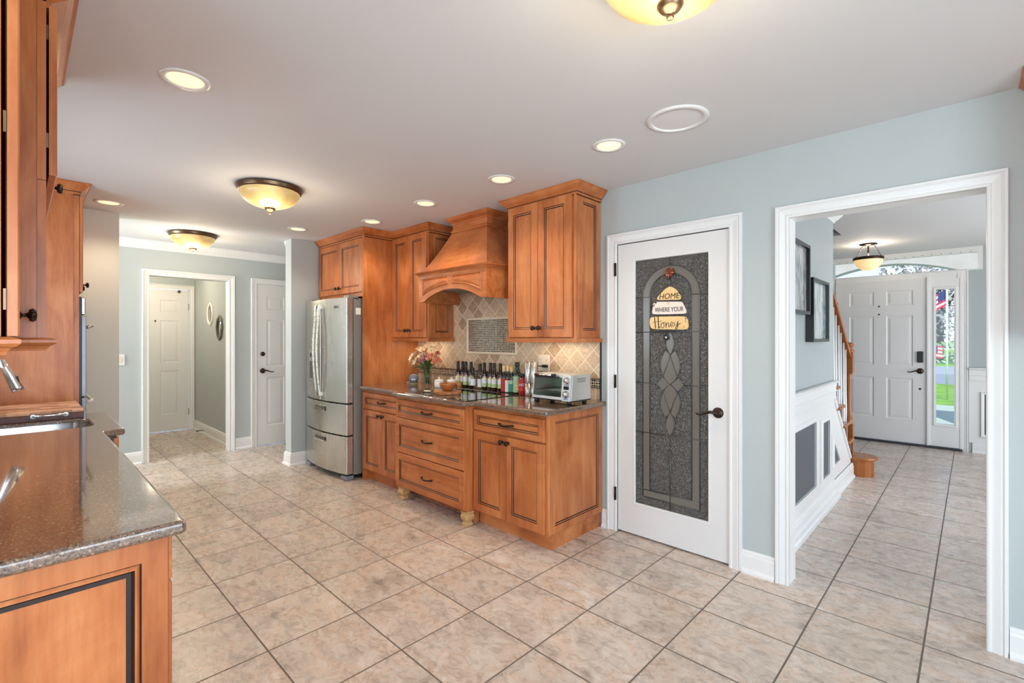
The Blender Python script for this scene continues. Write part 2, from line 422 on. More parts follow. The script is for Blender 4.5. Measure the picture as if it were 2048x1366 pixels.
    def sweep(s, path, prof, O=(0, 0, 0), A=(1, 0, 0), B=(0, 1, 0), Cc=(0, 0, 1), mi=0, closed=False, side=1):
        if prof is CCR_REF.get('p'):   # thin dark glaze lines wiped into the steps of the crown
            for q in ([(0, -.081), (.0035, -.081), (.0035, -.076), (0, -.076)], [(.0090, -.0605), (.0118, -.0605), (.0118, -.0565), (.0090, -.0565)]): s.sweep(path, q, O, A, B, Cc, 1, closed, side)
        O, A, B, Cc = V3(O), V3(A), V3(B), V3(Cc); m = len(path); secs = []
        for i in range(m):
            def nrm(p, q):
                d = V3((q[0] - p[0], q[1] - p[1])); d.normalize(); return V3((-d.y, d.x)) * side
            if closed: n1, n2 = nrm(path[i - 1], path[i]), nrm(path[i], path[(i + 1) % m])
            else:
                n1 = nrm(path[i - 1], path[i]) if i > 0 else None; n2 = nrm(path[i], path[i + 1]) if i < m - 1 else None
                n1 = n1 or n2; n2 = n2 or n1
            b = (n1 + n2); b = b / max(.2, (1 + n1.dot(n2)))
            secs.append([s.bm.verts.new(O + A * (path[i][0] + b.x * o) + B * (path[i][1] + b.y * o) + Cc * c) for o, c in prof])
        pr = list(zip(secs, secs[1:]))
        if closed: pr.append((secs[-1], secs[0]))
        k = len(prof)
        for a, b in pr:
            for j in range(k):
                f = s.bm.faces.new((a[j], a[(j + 1) % k], b[(j + 1) % k], b[j])); f.material_index = mi
        if not closed:
            for q in (secs[0], secs[-1]):
                f = s.bm.faces.new(q); f.material_index = mi
        return s

def empty(name, label=None, cat=None, loc=(0, 0, 0), group=None, kind=None):
    o = bpy.data.objects.new(name, None); C.objects.link(o); o.location = loc; o.empty_display_size = .05
    tag(o, label, cat, group, kind); return o
def tag(o, label=None, cat=None, group=None, kind=None):
    if label: o['label'] = label
    if cat: o['category'] = cat
    if group: o['group'] = group
    if kind: o['kind'] = kind
    return o
def origin(o):
    v = V3((0, 0, 0))
    while o is not None: v += V3(o.location); o = o.parent
    return v
def build(name, mb, mats, parent=None, bevel=0, segs=2, label=None, local=False, loc=None, smooth=None):
    bm = mb.bm
    bmesh.ops.recalc_face_normals(bm, faces=bm.faces)
    off = V3((0, 0, 0))
    if parent is not None and not local: off = origin(parent)
    if loc is not None: off = V3(loc)
    if off.length: bmesh.ops.translate(bm, verts=bm.verts, vec=-off)
    me = bpy.data.meshes.new(name); bm.to_mesh(me); bm.free()
    if smooth:
        for p in me.polygons: p.use_smooth = True
    for m in (mats if isinstance(mats, (list, tuple)) else [mats]): me.materials.append(m)
    o = bpy.data.objects.new(name, me); C.objects.link(o)
    if parent is not None: o.parent = parent
    if loc is not None: o.location = loc
    if bevel:
        b = o.modifiers.new('edge', 'BEVEL'); b.width = bevel; b.segments = segs; b.limit_method = 'ANGLE'; b.angle_limit = math.radians(40)
    if label: o['label'] = label
    return o
def struct(name, mb, mats, parent=None, **k):
    o = build(name, mb, mats, parent, **k)
    if parent is None: o['kind'] = 'structure'
    return o
def copy_tree(src, loc, rotz=None, parent=None):
    c = src.copy(); C.objects.link(c)
    if parent is not None: c.parent = parent
    if loc is not None: c.location = loc
    if rotz is not None: c.rotation_euler = (0, 0, rotz)
    for ch in [o for o in bpy.data.objects if o.parent == src]: copy_tree(ch, None, None, c)
    return c
def text(name, body, loc, size, mat, parent, rot=(90, 0, 0), extrude=.0006, shear=0, sx=1, spacing=1, align='CENTER', offset=0):
    cu = bpy.data.curves.new(name, 'FONT'); cu.body = body; cu.size = size; cu.extrude = extrude; cu.shear = shear
    cu.align_x = align; cu.align_y = 'CENTER'; cu.space_character = spacing; cu.offset = offset; cu.materials.append(mat)
    o = bpy.data.objects.new(name, cu); C.objects.link(o); o.parent = parent
    bpy.context.view_layer.update()
    me = bpy.data.meshes.new_from_object(o.evaluated_get(bpy.context.evaluated_depsgraph_get())); bpy.data.objects.remove(o)
    me.materials.clear(); me.materials.append(mat)
    o = bpy.data.objects.new(name, me); C.objects.link(o); o.parent = parent
    o.location = V3(loc) - origin(parent); o.rotation_euler = [math.radians(a) for a in rot]; o.scale = (sx, 1, 1); return o
XU, YU, ZU = (1, 0, 0), (0, 1, 0), (0, 0, 1)
NX, NY = (-1, 0, 0), (0, -1, 0)

# ------------------------------------------------------------------ room shell
WY = 2.967; CE = 2.44; FC = 2.47
mb = MB(); mb.box(-8.7, 2.75, -3.15, 8.07, -.06, 0); struct('floor', mb, floor_m)
mb = MB(); mb.box(-8.7, 2.75, -3.15, 3.09, CE, CE + .1); struct('ceiling', mb, ceil_m)
mb = MB()
mb.box(-1.005, 2.0, 3.09, 8.07, FC, FC + .1); mb.box(-2.05, -1.005, 6.1, 8.07, FC, FC + .1)
struct('ceiling_foyer', mb, ceil_m)
mb = MB()   # wall with pantry door and foyer opening
mb.box(-6.52, -1.83, WY, 3.09, 0, CE); mb.box(-1.83, -1.04, WY, 3.09, 2.045, CE)
mb.box(-1.04, -.745, WY, 3.09, 0, CE); mb.box(-.745, .062, WY, 3.09, 2.05, CE); mb.box(.062, 2.75, WY, 3.09, 0, CE)
struct('wall_right', mb, wall_m)
mb = MB(); mb.box(-5.415, -5.26, 2.035, WY, 0, CE); struct('wall_fridge_stub', mb, wall_m)
mb = MB(); mb.box(-5.415, -5.26, -.33, .60, 0, CE); struct('wall_oven_stub', mb, cream_m)
mb = MB()
mb.box(-6.64, -6.52, -1.5, .985, 0, CE); mb.box(-6.64, -6.52, .985, 1.795, 2.08, CE); mb.box(-6.64, -6.52, 1.795, 2.09, 0, CE)
mb.box(-6.64, -6.52, 2.09, 2.87, 2.065, CE); mb.box(-6.64, -6.52, 2.87, 3.09, 0, CE)
struct('wall_far', mb, wall_m)
mb = MB(); mb.box(-6.6, -6.5, -1.62, -1.5, 0, CE); mb.box(-5.5, -5.415, -1.62, -1.5, 0, CE); mb.box(-6.5, -5.5, -1.62, -1.5, 0, .85); mb.box(-6.5, -5.5, -1.62, -1.5, 2.15, CE); struct('wall_den', mb, wall_m)
mb = MB(); mb.box(-8.5, -6.64, 1.86, 1.98, 0, CE); struct('wall_hall_right', mb, foyer_m)
mb = MB(); mb.box(-8.5, -6.64, .35, .47, 0, CE); struct('wall_hall_left', mb, foyer_m)
mb = MB()
mb.box(-8.62, -8.5, .35, .955, 0, CE); mb.box(-8.62, -8.5, .955, 1.795, 2.10, CE); mb.box(-8.62, -8.5, 1.795, 1.98, 0, CE)
struct('wall_hall_end', mb, foyer_m)
mb = MB()   # sink wall with window
mb.box(-5.415, -4.3, -.45, -.33, 0, CE); mb.box(-4.3, -2.9, -.45, -.33, 0, 1.1); mb.box(-4.3, -2.9, -.45, -.33, 2.1, CE); mb.box(-2.9, -1.32, -.45, -.33, 0, CE)
struct('wall_left', mb, wall_m)
mb = MB(); mb.box(-1.42, -1.32, -3.1, -.45, 0, CE); struct('wall_breakfast', mb, wall_m)
mb = MB()
mb.box(-1.42, -1.0, -3.15, -3.03, 0, CE); mb.box(-1.0, 2.1, -3.15, -3.03, 0, .25); mb.box(-1.0, 2.1, -3.15, -3.03, 2.3, CE); mb.box(2.1, 2.75, -3.15, -3.03, 0, CE)
struct('wall_near', mb, wall_m)
mb = MB()
mb.box(2.63, 2.75, -3.03, -1.0, 0, CE); mb.box(2.63, 2.75, -1.0, 1.4, 2.3, CE); mb.box(2.63, 2.75, 1.4, WY, 0, CE)
struct('wall_rear', mb, wall_m)
# windows of the unseen side, so light and reflections come from modelled openings
def sash(name, O, U, w, h, nmull, N):
    mb = MB(); O = V3(O); U = V3(U); Nn = V3(N)
    def bar(a0, a1, b0, b1):
        p = [O + U * a0 + V3(ZU) * b0, O + U * a1 + V3(ZU) * b0, O + U * a1 + V3(ZU) * b1, O + U * a0 + V3(ZU) * b1]
        mb.prism([q - Nn * .03 for q in p], Nn * .06)
    bar(0, w, 0, .06); bar(0, w, h - .06, h); bar(0, .06, .06, h - .06); bar(w - .06, w, .06, h - .06)
    for k in range(nmull): x = w * (k + 1) / (nmull + 1); bar(x - .04, x + .04, .06, h - .06)
    o = struct(name, mb, trim_m); return o
sash('window_1', (-4.3, -.39, 1.1), XU, 1.4, 1.0, 1, YU)
sash('window_2', (-1.0, -3.09, .25), XU, 3.1, 2.05, 2, YU)
sash('window_6_added', (-6.5, -1.56, .85), XU, 1.0, 1.3, 0, YU)  # den window added so the fill light can reach the far zone
sash('window_3', (2.69, -1.0, 0), YU, 2.4, 2.3, 1, NX)

# foyer shell
mb = MB(); mb.box(-.99, -.87, 3.09, 4.92, 0, FC + .1); struct('wall_foyer_left', mb, foyer_m)
mb = MB()
FY = 7.95
mb.box(-2.05, -1.40, FY, 8.07, 0, FC); mb.box(-.085, 1.95, FY, 8.07, 0, 2.19); mb.box(.086, 1.95, FY, 8.07, 2.19, FC)
mb.box(-2.05, -1.48, FY, 8.07, 2.19, FC) if False else None
struct('wall_foyer_front', mb, foyer_m)
mb = MB(); mb.box(1.95, 2.05, 3.09, 4.0, 0, FC); mb.box(1.95, 2.05, 7.2, 8.07, 0, FC); mb.box(1.95, 2.05, 4.0, 7.2, 2.2, FC); struct('wall_foyer_right', mb, foyer_m)
mb = MB(); mb.box(-2.05, -1.95, 3.09, 8.07, 0, 4.6); mb.box(-1.95, -.95, 3.0, 3.09, CE + .1, 4.6); mb.box(-1.95, -.95, 6.1, 6.2, FC + .1, 4.6)
mb.box(-1.005, -.9, 3.09, 6.1, FC + .1, 4.6); mb.box(-2.05, -.9, 3.0, 6.2, 4.6, 4.7)
struct('wall_stairwell', mb, panel_dark)  # dark slate colour stands in for the darkness inside the stairwell
mb = MB(); mb.box(-1.95, -.99, 4.15, 4.25, 0, 2.4); mb.box(-1.95, -.99, 3.09, 4.25, 2.4, 2.47); mb.box(-1.97, -1.93, 3.09, 4.2, 0, 2.4)
struct('wall_pantry', mb, flat('pantry_paint', srgb(120, 118, 112), .7, noise=.02))

# casings (profile across the width, height off the wall)
CAS = [(0, 0), (0, .012), (.006, .015), (.014, .015), (.018, .011), (.026, .012), (.05, .018), (.056, .014), (.062, .022), (.073, .022), (.076, .016), (.076, 0)]
def casing(name, u0, u1, ztop, O, A, N, w=.076, z0=0, parent=None):
    k = w / .076; mb = MB()
    mb.sweep([(u0, z0), (u0, ztop), (u1, ztop), (u1, z0)], [(o * k, c) for o, c in CAS], O, A, ZU, N, side=1)
    return struct(name, mb, trim_m, parent)
def jamb(name, mbx): return struct(name, mbx, trim_m)
casing('trim_1', -1.821, -1.050, 2.036, (0, WY, 0), XU, NY)
casing('trim_2', -.730, .045, 2.036, (0, WY, 0), XU, NY, .068)
mb = MB(); mb.box(-.745, -.730, WY - .004, 3.094, 0, 2.036); mb.box(.045, .062, WY - .004, 3.094, 0, 2.036); mb.box(-.745, .062, WY - .004, 3.094, 2.036, 2.05)
jamb('trim_3', mb)
casing('trim_4', 1.0, 1.78, 2.065, (-6.52, 0, 0), YU, XU, .066)
mb = MB(); mb.box(-6.645, -6.516, .985, 1.0, 0, 2.065); mb.box(-6.645, -6.516, 1.78, 1.795, 0, 2.065); mb.box(-6.645, -6.516, .985, 1.795, 2.065, 2.08); jamb('trim_5', mb)
casing('trim_6', 2.097, 2.866, 2.058, (-6.52, 0, 0), YU, XU, .068)
casing('trim_7', .962, 1.788, 2.09, (-8.5, 0, 0), YU, XU, .068)
# crown moulding in the rear zone and the foyer
CR = [(0, 0), (0, -.09), (.008, -.09), (.012, -.078), (.02, -.07), (.04, -.05), (.055, -.03), (.06, -.018), (.07, -.012), (.07, 0)]
mb = MB(); mb.sweep([(-6.52, -1.5), (-6.52, WY)], CR, (0, 0, CE), side=-1); struct('trim_8', mb, trim_m)
mb = MB(); mb.sweep([(-5.415, 2.045), (-5.415, WY)], CR, (0, 0, CE), side=1); struct('trim_9', mb, trim_m)
mb = MB(); mb.sweep([(-5.415, -1.5), (-5.415, .59)], CR, (0, 0, CE), side=1); struct('trim_10', mb, trim_m)
mb = MB(); mb.sweep([(-.87, 3.095), (-.87, 4.92), (-.99, 4.92)], [(o * 1.1, c * 1.15) for o, c in CR], (0, 0, FC), side=-1); struct('trim_11', mb, trim_m)
# baseboards
BB = [(0, 0), (.028, 0), (.028, .012), (.018, .026), (.016, .03), (.016, .105), (.012, .115), (.012, .125), (.006, .135), (0, .138)]
def base(name, path, side, sc=1): 
    mb = MB(); mb.sweep(path, [(o, c * sc) for o, c in BB], side=side); return struct(name, mb, trim_m)
base('baseboard_1', [(-1.94, WY), (-1.90, WY)], -1, .95)
base('baseboard_2', [(-.974, WY), (-.80, WY)], -1, .95)
base('baseboard_3', [(.115, WY), (2.62, WY)], -1, .95)
base('baseboard_4', [(-5.26, 2.30), (-5.26, 2.035), (-5.415, 2.035), (-5.415, WY)], -1 if False else 1)
base('baseboard_5', [(-6.52, 1.85), (-6.52, 2.03)], -1)
base('baseboard_6', [(-6.52, -1.5), (-6.52, .932)], -1)
base('baseboard_7', [(-8.5, 1.86), (-6.645, 1.86)], -1)
base('baseboard_8', [(.0, FY), (1.9, FY)], -1, .9)

# ------------------------------------------------------------------ doors
DR = [(.012, .007), (.022, .007), (.045, .0015)]
def lever(parent, c, d, N, name='door_handle', r=.033):
    """round rose with a curved lever going towards d"""
    c, d, N = V3(c), V3(d), V3(N); mb = MB()
    ax = 'Y' if abs(N.y) > .5 else 'X'; sgn = N.y if ax == 'Y' else N.x
    mb.lathe([(r, 0), (r, .004 * sgn), (r * .85, .010 * sgn), (r * .5, .014 * sgn), (.012, .018 * sgn), (.012, .045 * sgn), (.005, .05 * sgn)], c, 20, axis=ax)
    b = c + N * .042
    pts = [b, b + d * .03 + V3((0, 0, .006)), b + d * .06 + V3((0, 0, -.004)), b + d * .09 + V3((0, 0, -.016)), b + d * .112 + V3((0, 0, -.016)), b + d * .122 + V3((0, 0, -.008))]
    mb.tube(pts, [.009, .009, .007, .006, .006, .004], 8)
    return build(name, mb, bronze, parent, smooth=False)
def hinges(parent, pts, N, U):
    for p in pts:
        p = V3(p); mb = MB(); mb.lathe([(.006, -.047), (.006, .047)], p + V3(N) * .006, 10); 
        q = p + V3(N) * .002; mb.box(q.x - .008, q.x + .008, q.y - .004, q.y + .004, q.z - .045, q.z + .045)
        build('hinge', mb, bronze, parent)

# pantry door ---------------------------------------------------
pd = empty('door_1', kind='structure', loc=(-1.435, WY, 0), label='white pantry door with a decorative textured glass pane')
dx0, dx1, dz0, dz1 = -1.816, -1.055, .012, 2.031
gx0, gx1, gz0, gz1 = -1.692, -1.168, .222, 1.915
mb = MB(); fy, by = WY + .002, WY + .04
for a in ((dx0, gx0, dz0, dz1), (gx1, dx1, dz0, dz1), (gx0, gx1, dz0, gz0), (gx0, gx1, gz1, dz1)): mb.box(a[0], a[1], fy, by, a[2], a[3])
build('door_frame', mb, door_m, pd)
mb = MB(); mb.sweep([(gx0, gz0), (gx1, gz0), (gx1, gz1), (gx0, gz1)], [(0, -.002), (0, .004), (.006, .004), (.01, -.002), (.01, -.012), (0, -.012)], (0, fy, 0), XU, ZU, NY, closed=True, side=1)
build('glazing_bead', mb, trim_m, pd)
mb = MB(); mb.box(gx0, gx1, WY + .016, WY + .020, gz0, gz1); build('glass_pane', mb, texglass, pd)
gc = (gx0 + gx1) / 2
yb = WY + .0125
mb = MB()   # bevelled clear pieces standing proud of the pane
xo, xi, za, zb = .196, .146, 1.655, .309
def arch_pts(r, n=20): return [(gc + r * math.cos(math.pi * k / n), za + r * .99 * math.sin(math.pi * k / n)) for k in range(n + 1)]
ao, ai = arch_pts(xo), arch_pts(xi)
for k in range(20): mb.prism([(ao[k][0], yb, ao[k][1]), (ao[k + 1][0], yb, ao[k + 1][1]), (ai[k + 1][0], yb, ai[k + 1][1]), (ai[k][0], yb, ai[k][1])], (0, .003, 0))
mb.box(gc - xo, gc - xi, yb, yb + .003, .288, za); mb.box(gc + xi, gc + xo, yb, yb + .003, .288, za); mb.box(gc - xi, gc + xi, yb, yb + .003, .288, .336)
def vesica(cx, z0, z1, hw, n=14):
    L = [(cx - hw * math.sin(math.pi * k / n) ** .85 if 0 < k < n else cx, z0 + (z1 - z0) * k / n) for k in range(n + 1)]
    R = [(2 * cx - a, b) for a, b in L]; return L, R
came = MB()
def curve(pts, r=.0028): came.tube([(a, yb - .0005, b) for a, b in pts], r, 6)
for z0, z1, hw in ((1.262, 1.412, .026), (.728, .88, .029)):
    L, R = vesica(gc, z0, z1, hw); mb.prism([(a, yb - .001, b) for a, b in L] + [(a, yb - .001, b) for a, b in R[-2:0:-1]], (0, .003, 0)); curve(L); curve(R)
def blend(pts): return pts
L = [(gc, 1.262), (gc - .036, 1.290), (gc - .064, 1.23), (gc - .068, 1.18), (gc - .055, 1.13), (gc - .03, 1.09), (gc, 1.067)]
R = [(2 * gc - a, b) for a, b in L]
mb.prism([(a, yb, b) for a, b in L] + [(a, yb, b) for a, b in R[-2:0:-1]], (0, .003, 0)); curve(L); curve(R)
L2 = [(a, 2 * 1.067 - b) for a, b in L]; L2 = [(gc, .878)] + [(gc - .036, .846), (gc - .064, .904), (gc - .068, .954), (gc - .055, 1.004), (gc - .03, 1.044), (gc, 1.067)]
R2 = [(2 * gc - a, b) for a, b in L2]
mb.prism([(a, yb, b) for a, b in L2] + [(a, yb, b) for a, b in R2[-2:0:-1]], (0, .003, 0)); curve(L2); curve(R2)
# side lobes and inner crossing arcs
for s_ in (-1, 1):
    a = [(gc, 1.26), (gc + s_ * .022, 1.19), (gc + s_ * .05, 1.12), (gc + s_ * .09, 1.067), (gc + s_ * .05, 1.014), (gc + s_ * .022, .944), (gc, .88)]
    curve(a)
    b = [(gc + s_ * .055, 1.112), (gc + s_ * .09, 1.067), (gc + s_ * .055, 1.022), (gc + s_ * .03, 1.044), (gc, 1.067), (gc + s_ * .03, 1.09)]
    mb.prism([(p, yb, q) for p, q in b], (0, .003, 0))
build('bevelled_glass', mb, bevglass, pd)
curve([(gc - xo, .288)] + ao[::-1] + [(gc + xo, .288)]); curve([(gc - xi, .336)] + ai[::-1] + [(gc + xi, .336)])
for z in (.288, .336): curve([(gc - xo, z), (gc + xo, z)])
for x0, x1, z in ((gx0, gc - xi, 1.65), (gc + xi, gx1, 1.65), (gx0, gx1, 1.412), (gx0, gc - .09, 1.067), (gc + .09, gx1, 1.067), (gx0, gx1, .728)): curve([(x0, z), (x1, z)])
curve([(gc, gz0), (gc, .728)]); curve([(gc, za + xo * .99), (gc, gz1)])
build('lead_came', came, flat('lead_came', srgb(96, 94, 90), .3, .8, noise=.1), pd)
lever(pd, (-1.117, fy, .915), NX, NY)
hinges(pd, [(-1.828, WY - .015, 1.858), (-1.828, WY - .015, 1.065), (-1.828, WY - .015, .269)], NY, XU)

def six_panel(name, O, U, N, w, h, t, parent, mat=door_m, top=None):
    s = .115 * w / .8; m_ = .11 * w / .8; pw = (w - 2 * s - m_) / 2
    us = [0, s, s + pw, s + pw + m_, w - s, w]
    vs = top or [0, .25, .90, 1.03, 1.66, 1.77, 1.95, h]
    mb = MB(); mb.grid_panel(O, U, ZU, N, us, vs, t, {(i, j) for i in (1, 3) for j in (1, 3, 5)}, DR)
    return build(name, mb, mat, parent)
# far hall door, seen through the cased opening
hd = empty('door_2', kind='structure', loc=(-8.5, 1.375, 0), label='white six panel door at the end of the hall')
six_panel('door_leaf', (-8.505, .965, .012), YU, XU, .82, 2.072, .04, hd, top=[0, .24, .88, 1.0, 1.62, 1.73, 1.92, 2.072])
hinges(hd, [(-8.502, 1.787, 1.84), (-8.502, 1.787, .27)], XU, YU)
for yy in (1.22, 1.66):
    mb = MB(); mb.box(-8.505, -8.475, yy - .012, yy + .012, 2.045, 2.082); build('door_stop_bumper', mb, bronze, hd)
mb = MB(); mb.sphere((-8.50, 1.375, 1.62), .012, 8); build('door_viewer', mb, bronze, hd)
# door beside the fridge wall
sd = empty('door_3', kind='structure', loc=(-6.52, 2.48, 0), label='white six panel door with bronze lever and deadbolt beside the stub wall')
six_panel('door_leaf', (-6.515, 2.101, .012), YU, XU, .761, 2.042, .04, sd, top=[0, .24, .86, .99, 1.60, 1.72, 1.89, 2.042])
lever(sd, (-6.515, 2.165, .955), YU, XU)
mb = MB(); mb.lathe([(.028, 0), (.028, .008), (.02, .016), (.006, .018)], (-6.515, 2.165, 1.17), 18, axis='X'); build('deadbolt', mb, bronze, sd)

# front door, sidelight, transom ---------------------------------
fd = empty('door_4', kind='structure', loc=(-.88, FY, 0), label='white six panel front door with keypad and bronze lever')
DYY = 7.93
six_panel('door_leaf', (-1.350, DYY, .03), XU, NY, .940, 2.095, .045, fd, top=[0, .295, .83, .985, 1.635, 1.765, 1.96, 2.085 + .01])
mb = MB(); mb.box(-.503, -.443, DYY - .025, DYY, 1.062, 1.203); o = build('keypad', mb, black_m, fd, bevel=.008)
lever(fd, (-.475, DYY, .955), NX, NY, r=.036)
mb = MB(); mb.sphere((-.477, DYY, .728), .014, 8, sy=.4); build('lock_cylinder', mb, black_m, fd)
for z in (1.791, 1.685):
    mb = MB(); mb.sphere((-.891, DYY, z), .011, 8, sy=.4); build('door_viewer', mb, black_m, fd)
mb = MB(); mb.box(-1.362, -1.346, DYY - .012, DYY + .004, 1.74, 1.86); build('hinge', mb, bronze, fd)
mb = MB(); mb.box(-1.40, -.085, 7.90, 8.08, 0, .028); build('threshold', mb, flat('dark_threshold', srgb(52, 52, 60), .4, noise=.1), fd)
sl = empty('window_4', kind='structure', loc=(-.24, FY, 0), label='narrow sidelight window beside the front door')
mb = MB()
for a in ((-.392, -.327, .03, 2.125), (-.160, -.108, .03, 2.125), (-.327, -.160, .03, .306), (-.327, -.160, 1.978, 2.125)): mb.box(a[0], a[1], DYY, 8.0, a[2], a[3])
build('window_frame', mb, trim_m, sl)
mb = MB(); mb.sweep([(-.327, .306), (-.160, .306), (-.160, 1.978), (-.327, 1.978)], [(0, 0), (0, .008), (-.02, .012), (-.024, 0)], (0, DYY, 0), XU, ZU, NY, closed=True, side=1); build('glazing_bead', mb, trim_m, sl)
mb = MB(); mb.box(-.327, -.160, 7.965, 7.969, .306, 1.978); build('window_glass', mb, pane_m, sl)
mb = MB(); mb.box(-.41, -.392, DYY - .02, 8.03, 0, 2.14); mb.box(-1.37, -1.352, DYY - .01, 8.03, 0, 2.14); mb.box(-1.37, -.085, DYY - .005, 8.03, 2.125, 2.19); mb.box(-.108, -.085, DYY - .005, 8.03, 0, 2.124); mb.box(-.13, -.090, DYY - .009, DYY - .0052, 2.10, 2.16)
struct('trim_12', mb, trim_m)
casing('trim_13', -1.362, -.10, 2.132, (0, FY, 0), XU, NY, .065)
tr = empty('window_5', kind='structure', loc=(-.68, FY, 2.2), label='wide transom window above the front door')
mb = MB(); mb.box(-1.95, .066, FY - .012, 8.0, 2.40, 2.47); mb.box(.045, .09, FY - .014, 8.0, 2.20, 2.47); mb.box(-1.95, .09, FY - .01, 8.0, 2.19, 2.206)
build('window_frame', mb, trim_m, tr)
mb = MB()
for k in range(17): mb.sphere((-1.42 + k * .088, FY - .014, 2.412), .006, 6)
build('valance_hook', mb, steel_dark, tr)
mb = MB(); mb.box(-1.95, .045, 7.985, 7.989, 2.206, 2.40); build('window_glass', mb, pane_m, tr)

# ------------------------------------------------------------------ ceiling fixtures
def recessed(x, y, label, first=[None]):
    if first[0] is None:
        t = empty('recessed_light', label, 'recessed light', (x, y, CE), 'recessed can lights')
        mb = MB(); mb.lathe([(.092, 0), (.092, -.004), (.072, -.006), (.066, -.002), (.066, 0)], (0, 0, 0), 32); build('trim_ring', mb, trim_m, t, local=True)
        mb = MB(); mb.lathe([(.0655, -.0005), (.06, -.0025), (.001, -.003)], (0, 0, 0), 32, cap=False); build('lens', mb, lens_m, t, local=True)
        first[0] = t
    else:
        t = copy_tree(first[0], (x, y, CE)); t['label'] = label
    light('can_bulb', 'SPOT', (x, y, CE - .015), 25, WARM, .05, spot=130, blend=.8)
recessed(-2.343, .481, 'large recessed can light nearest the left wall cabinets')
recessed(-4.893, .496, 'small recessed can light beside the tall oven cabinet crown')
recessed(-1.45, 2.276, 'recessed can light below the round ceiling speaker')
recessed(-2.278, 2.257, 'recessed can light above the tall right wall cabinet')
recessed(-3.117, 2.241, 'recessed can light in front of the range hood')
recessed(-3.957, 2.251, 'recessed can light in front of the cabinet beside the fridge panel')
recessed(-4.75, 1.90, 'recessed can light above the fridge, by the stub wall')
t = empty('ceiling_speaker', 'large round white speaker set flush in the ceiling', 'speaker', (-1.035, 2.232, CE))
mb = MB(); mb.lathe([(.146, 0), (.146, -.006), (.12, -.010), (.117, -.004), (.117, 0)], (-1.035, 2.232, CE), 48); build('rim', mb, trim_m, t)
mb = MB(); mb.lathe([(.1165, -.002), (.08, -.004), (.001, -.005)], (-1.035, 2.232, CE), 48, cap=False); build('grille', mb, grille, t)
def dome(x, y, label, first=[None]):
    if first[0] is None:
        t = empty('flush_mount_light', label, 'ceiling light', (x, y, CE), 'amber dome lights')
        mb = MB(); mb.lathe([(.19, 0), (.212, -.004), (.216, -.014), (.206, -.022), (.208, -.028), (.196, -.038), (.19, -.038), (.186, -.02)], (0, 0, 0), 48); build('metal_rim', mb, bsteel, t, local=True)
        mb = MB(); mb.lathe([(.195 * math.cos(a), -.034 - .115 * math.sin(a)) for a in [math.radians(i) for i in range(0, 90, 6)]] + [(.004, -.149)], (0, 0, 0), 48, cap=False); build('glass_bowl', mb, amber, t, local=True)
        mb = MB(); mb.lathe([(.004, -.142), (.034, -.145), (.036, -.152), (.026, -.165), (.012, -.172), (.006, -.176), (.006, -.18), (.011, -.183), (.008, -.189), (.001, -.19)], (0, 0, 0), 20, cap=False); build('finial', mb, bsteel, t, local=True)
        first[0] = t
    else:
        t = copy_tree(first[0], (x, y, CE)); t['label'] = label
    light('dome_bulb', 'POINT', (x, y, CE - .24), 34 if x < -7 else (16 if x < -5 else 9), WARM, .12)
dome(-3.584, 1.24, 'amber glass dome light in the middle of the kitchen ceiling')
dome(-5.753, 1.245, 'amber glass dome light in front of the cased hall opening')
dome(-7.6, 1.15, 'unseen amber dome light added to brighten the hall beyond the cased opening')  # extra copy out of view, put in to brighten the hall
dome(-.60, 1.25, 'amber glass dome light cut by the top edge, nearest the speaker')
gp = empty('added_fill_globe', 'unseen frosted globe lamp added behind the camera to brighten the left cabinets', 'ceiling light', (.45, -.75, CE))  # unseen globe lamp, added to brighten the near left panel
mb = MB(); mb.lathe([(.06, 0), (.06, -.02), (.008, -.03), (.005, -.04), (.005, -.55), (.03, -.56), (.03, -.60)], (.45, -.75, CE), 20); build('stem', mb, bronze, gp)
mb = MB(); mb.sphere((.45, -.75, CE - .72), .13, 20); build('globe', mb, bowl_w, gp)
light('pendant_bulb', 'POINT', (.45, -.75, CE - .90), 46, (1, .9, .76), .12)  # fill light of the added globe
# foyer bowl light
fx, fyy = -.873, 6.886
t = empty('bowl_pendant_light', 'small bowl light hanging on chains from the foyer ceiling', 'ceiling light', (fx, fyy, FC))
mb = MB(); mb.lathe([(.085, 0), (.088, -.01), (.03, -.02), (.012, -.022), (.009, -.03), (.009, -.16), (.02, -.165), (.02, -.17)], (fx, fyy, FC), 24); build('canopy', mb, bronze, t)
for k in range(3):
    a = math.radians(k * 120 + 100); mb = MB()
    for j in range(4):
        f0, f1 = j / 4 + .02, (j + 1) / 4 + .03
        p0 = V3((fx + math.cos(a) * (.06 + .075 * f0), fyy + math.sin(a) * (.06 + .075 * f0), FC - .02 - .14 * f0)); p1 = V3((fx + math.cos(a) * (.06 + .075 * f1), fyy + math.sin(a) * (.06 + .075 * f1), FC - .02 - .14 * f1))
        sidev = V3((-math.sin(a), math.cos(a), 0)) * .007
        mb.tube([p0, (p0 + p1) / 2 + sidev, p1, (p0 + p1) / 2 - sidev], .0026, 6, closed=True)
    build('chain', mb, bronze, t)
mb = MB(); mb.lathe([(.142, -.155), (.148, -.16), (.148, -.185), (.142, -.19), (.136, -.17)], (fx, fyy, FC), 36); build('metal_rim', mb, bronze, t)
mb = MB(); mb.lathe([(.138 * math.cos(a), -.186 - .125 * math.sin(a)) for a in [math.radians(i) for i in range(0, 90, 8)]] + [(.003, -.311)], (fx, fyy, FC), 36, cap=False); build('glass_bowl', mb, bowl_w, t)
light('pendant_bulb', 'POINT', (fx, fyy, FC - .10), 9, WARM, .05)

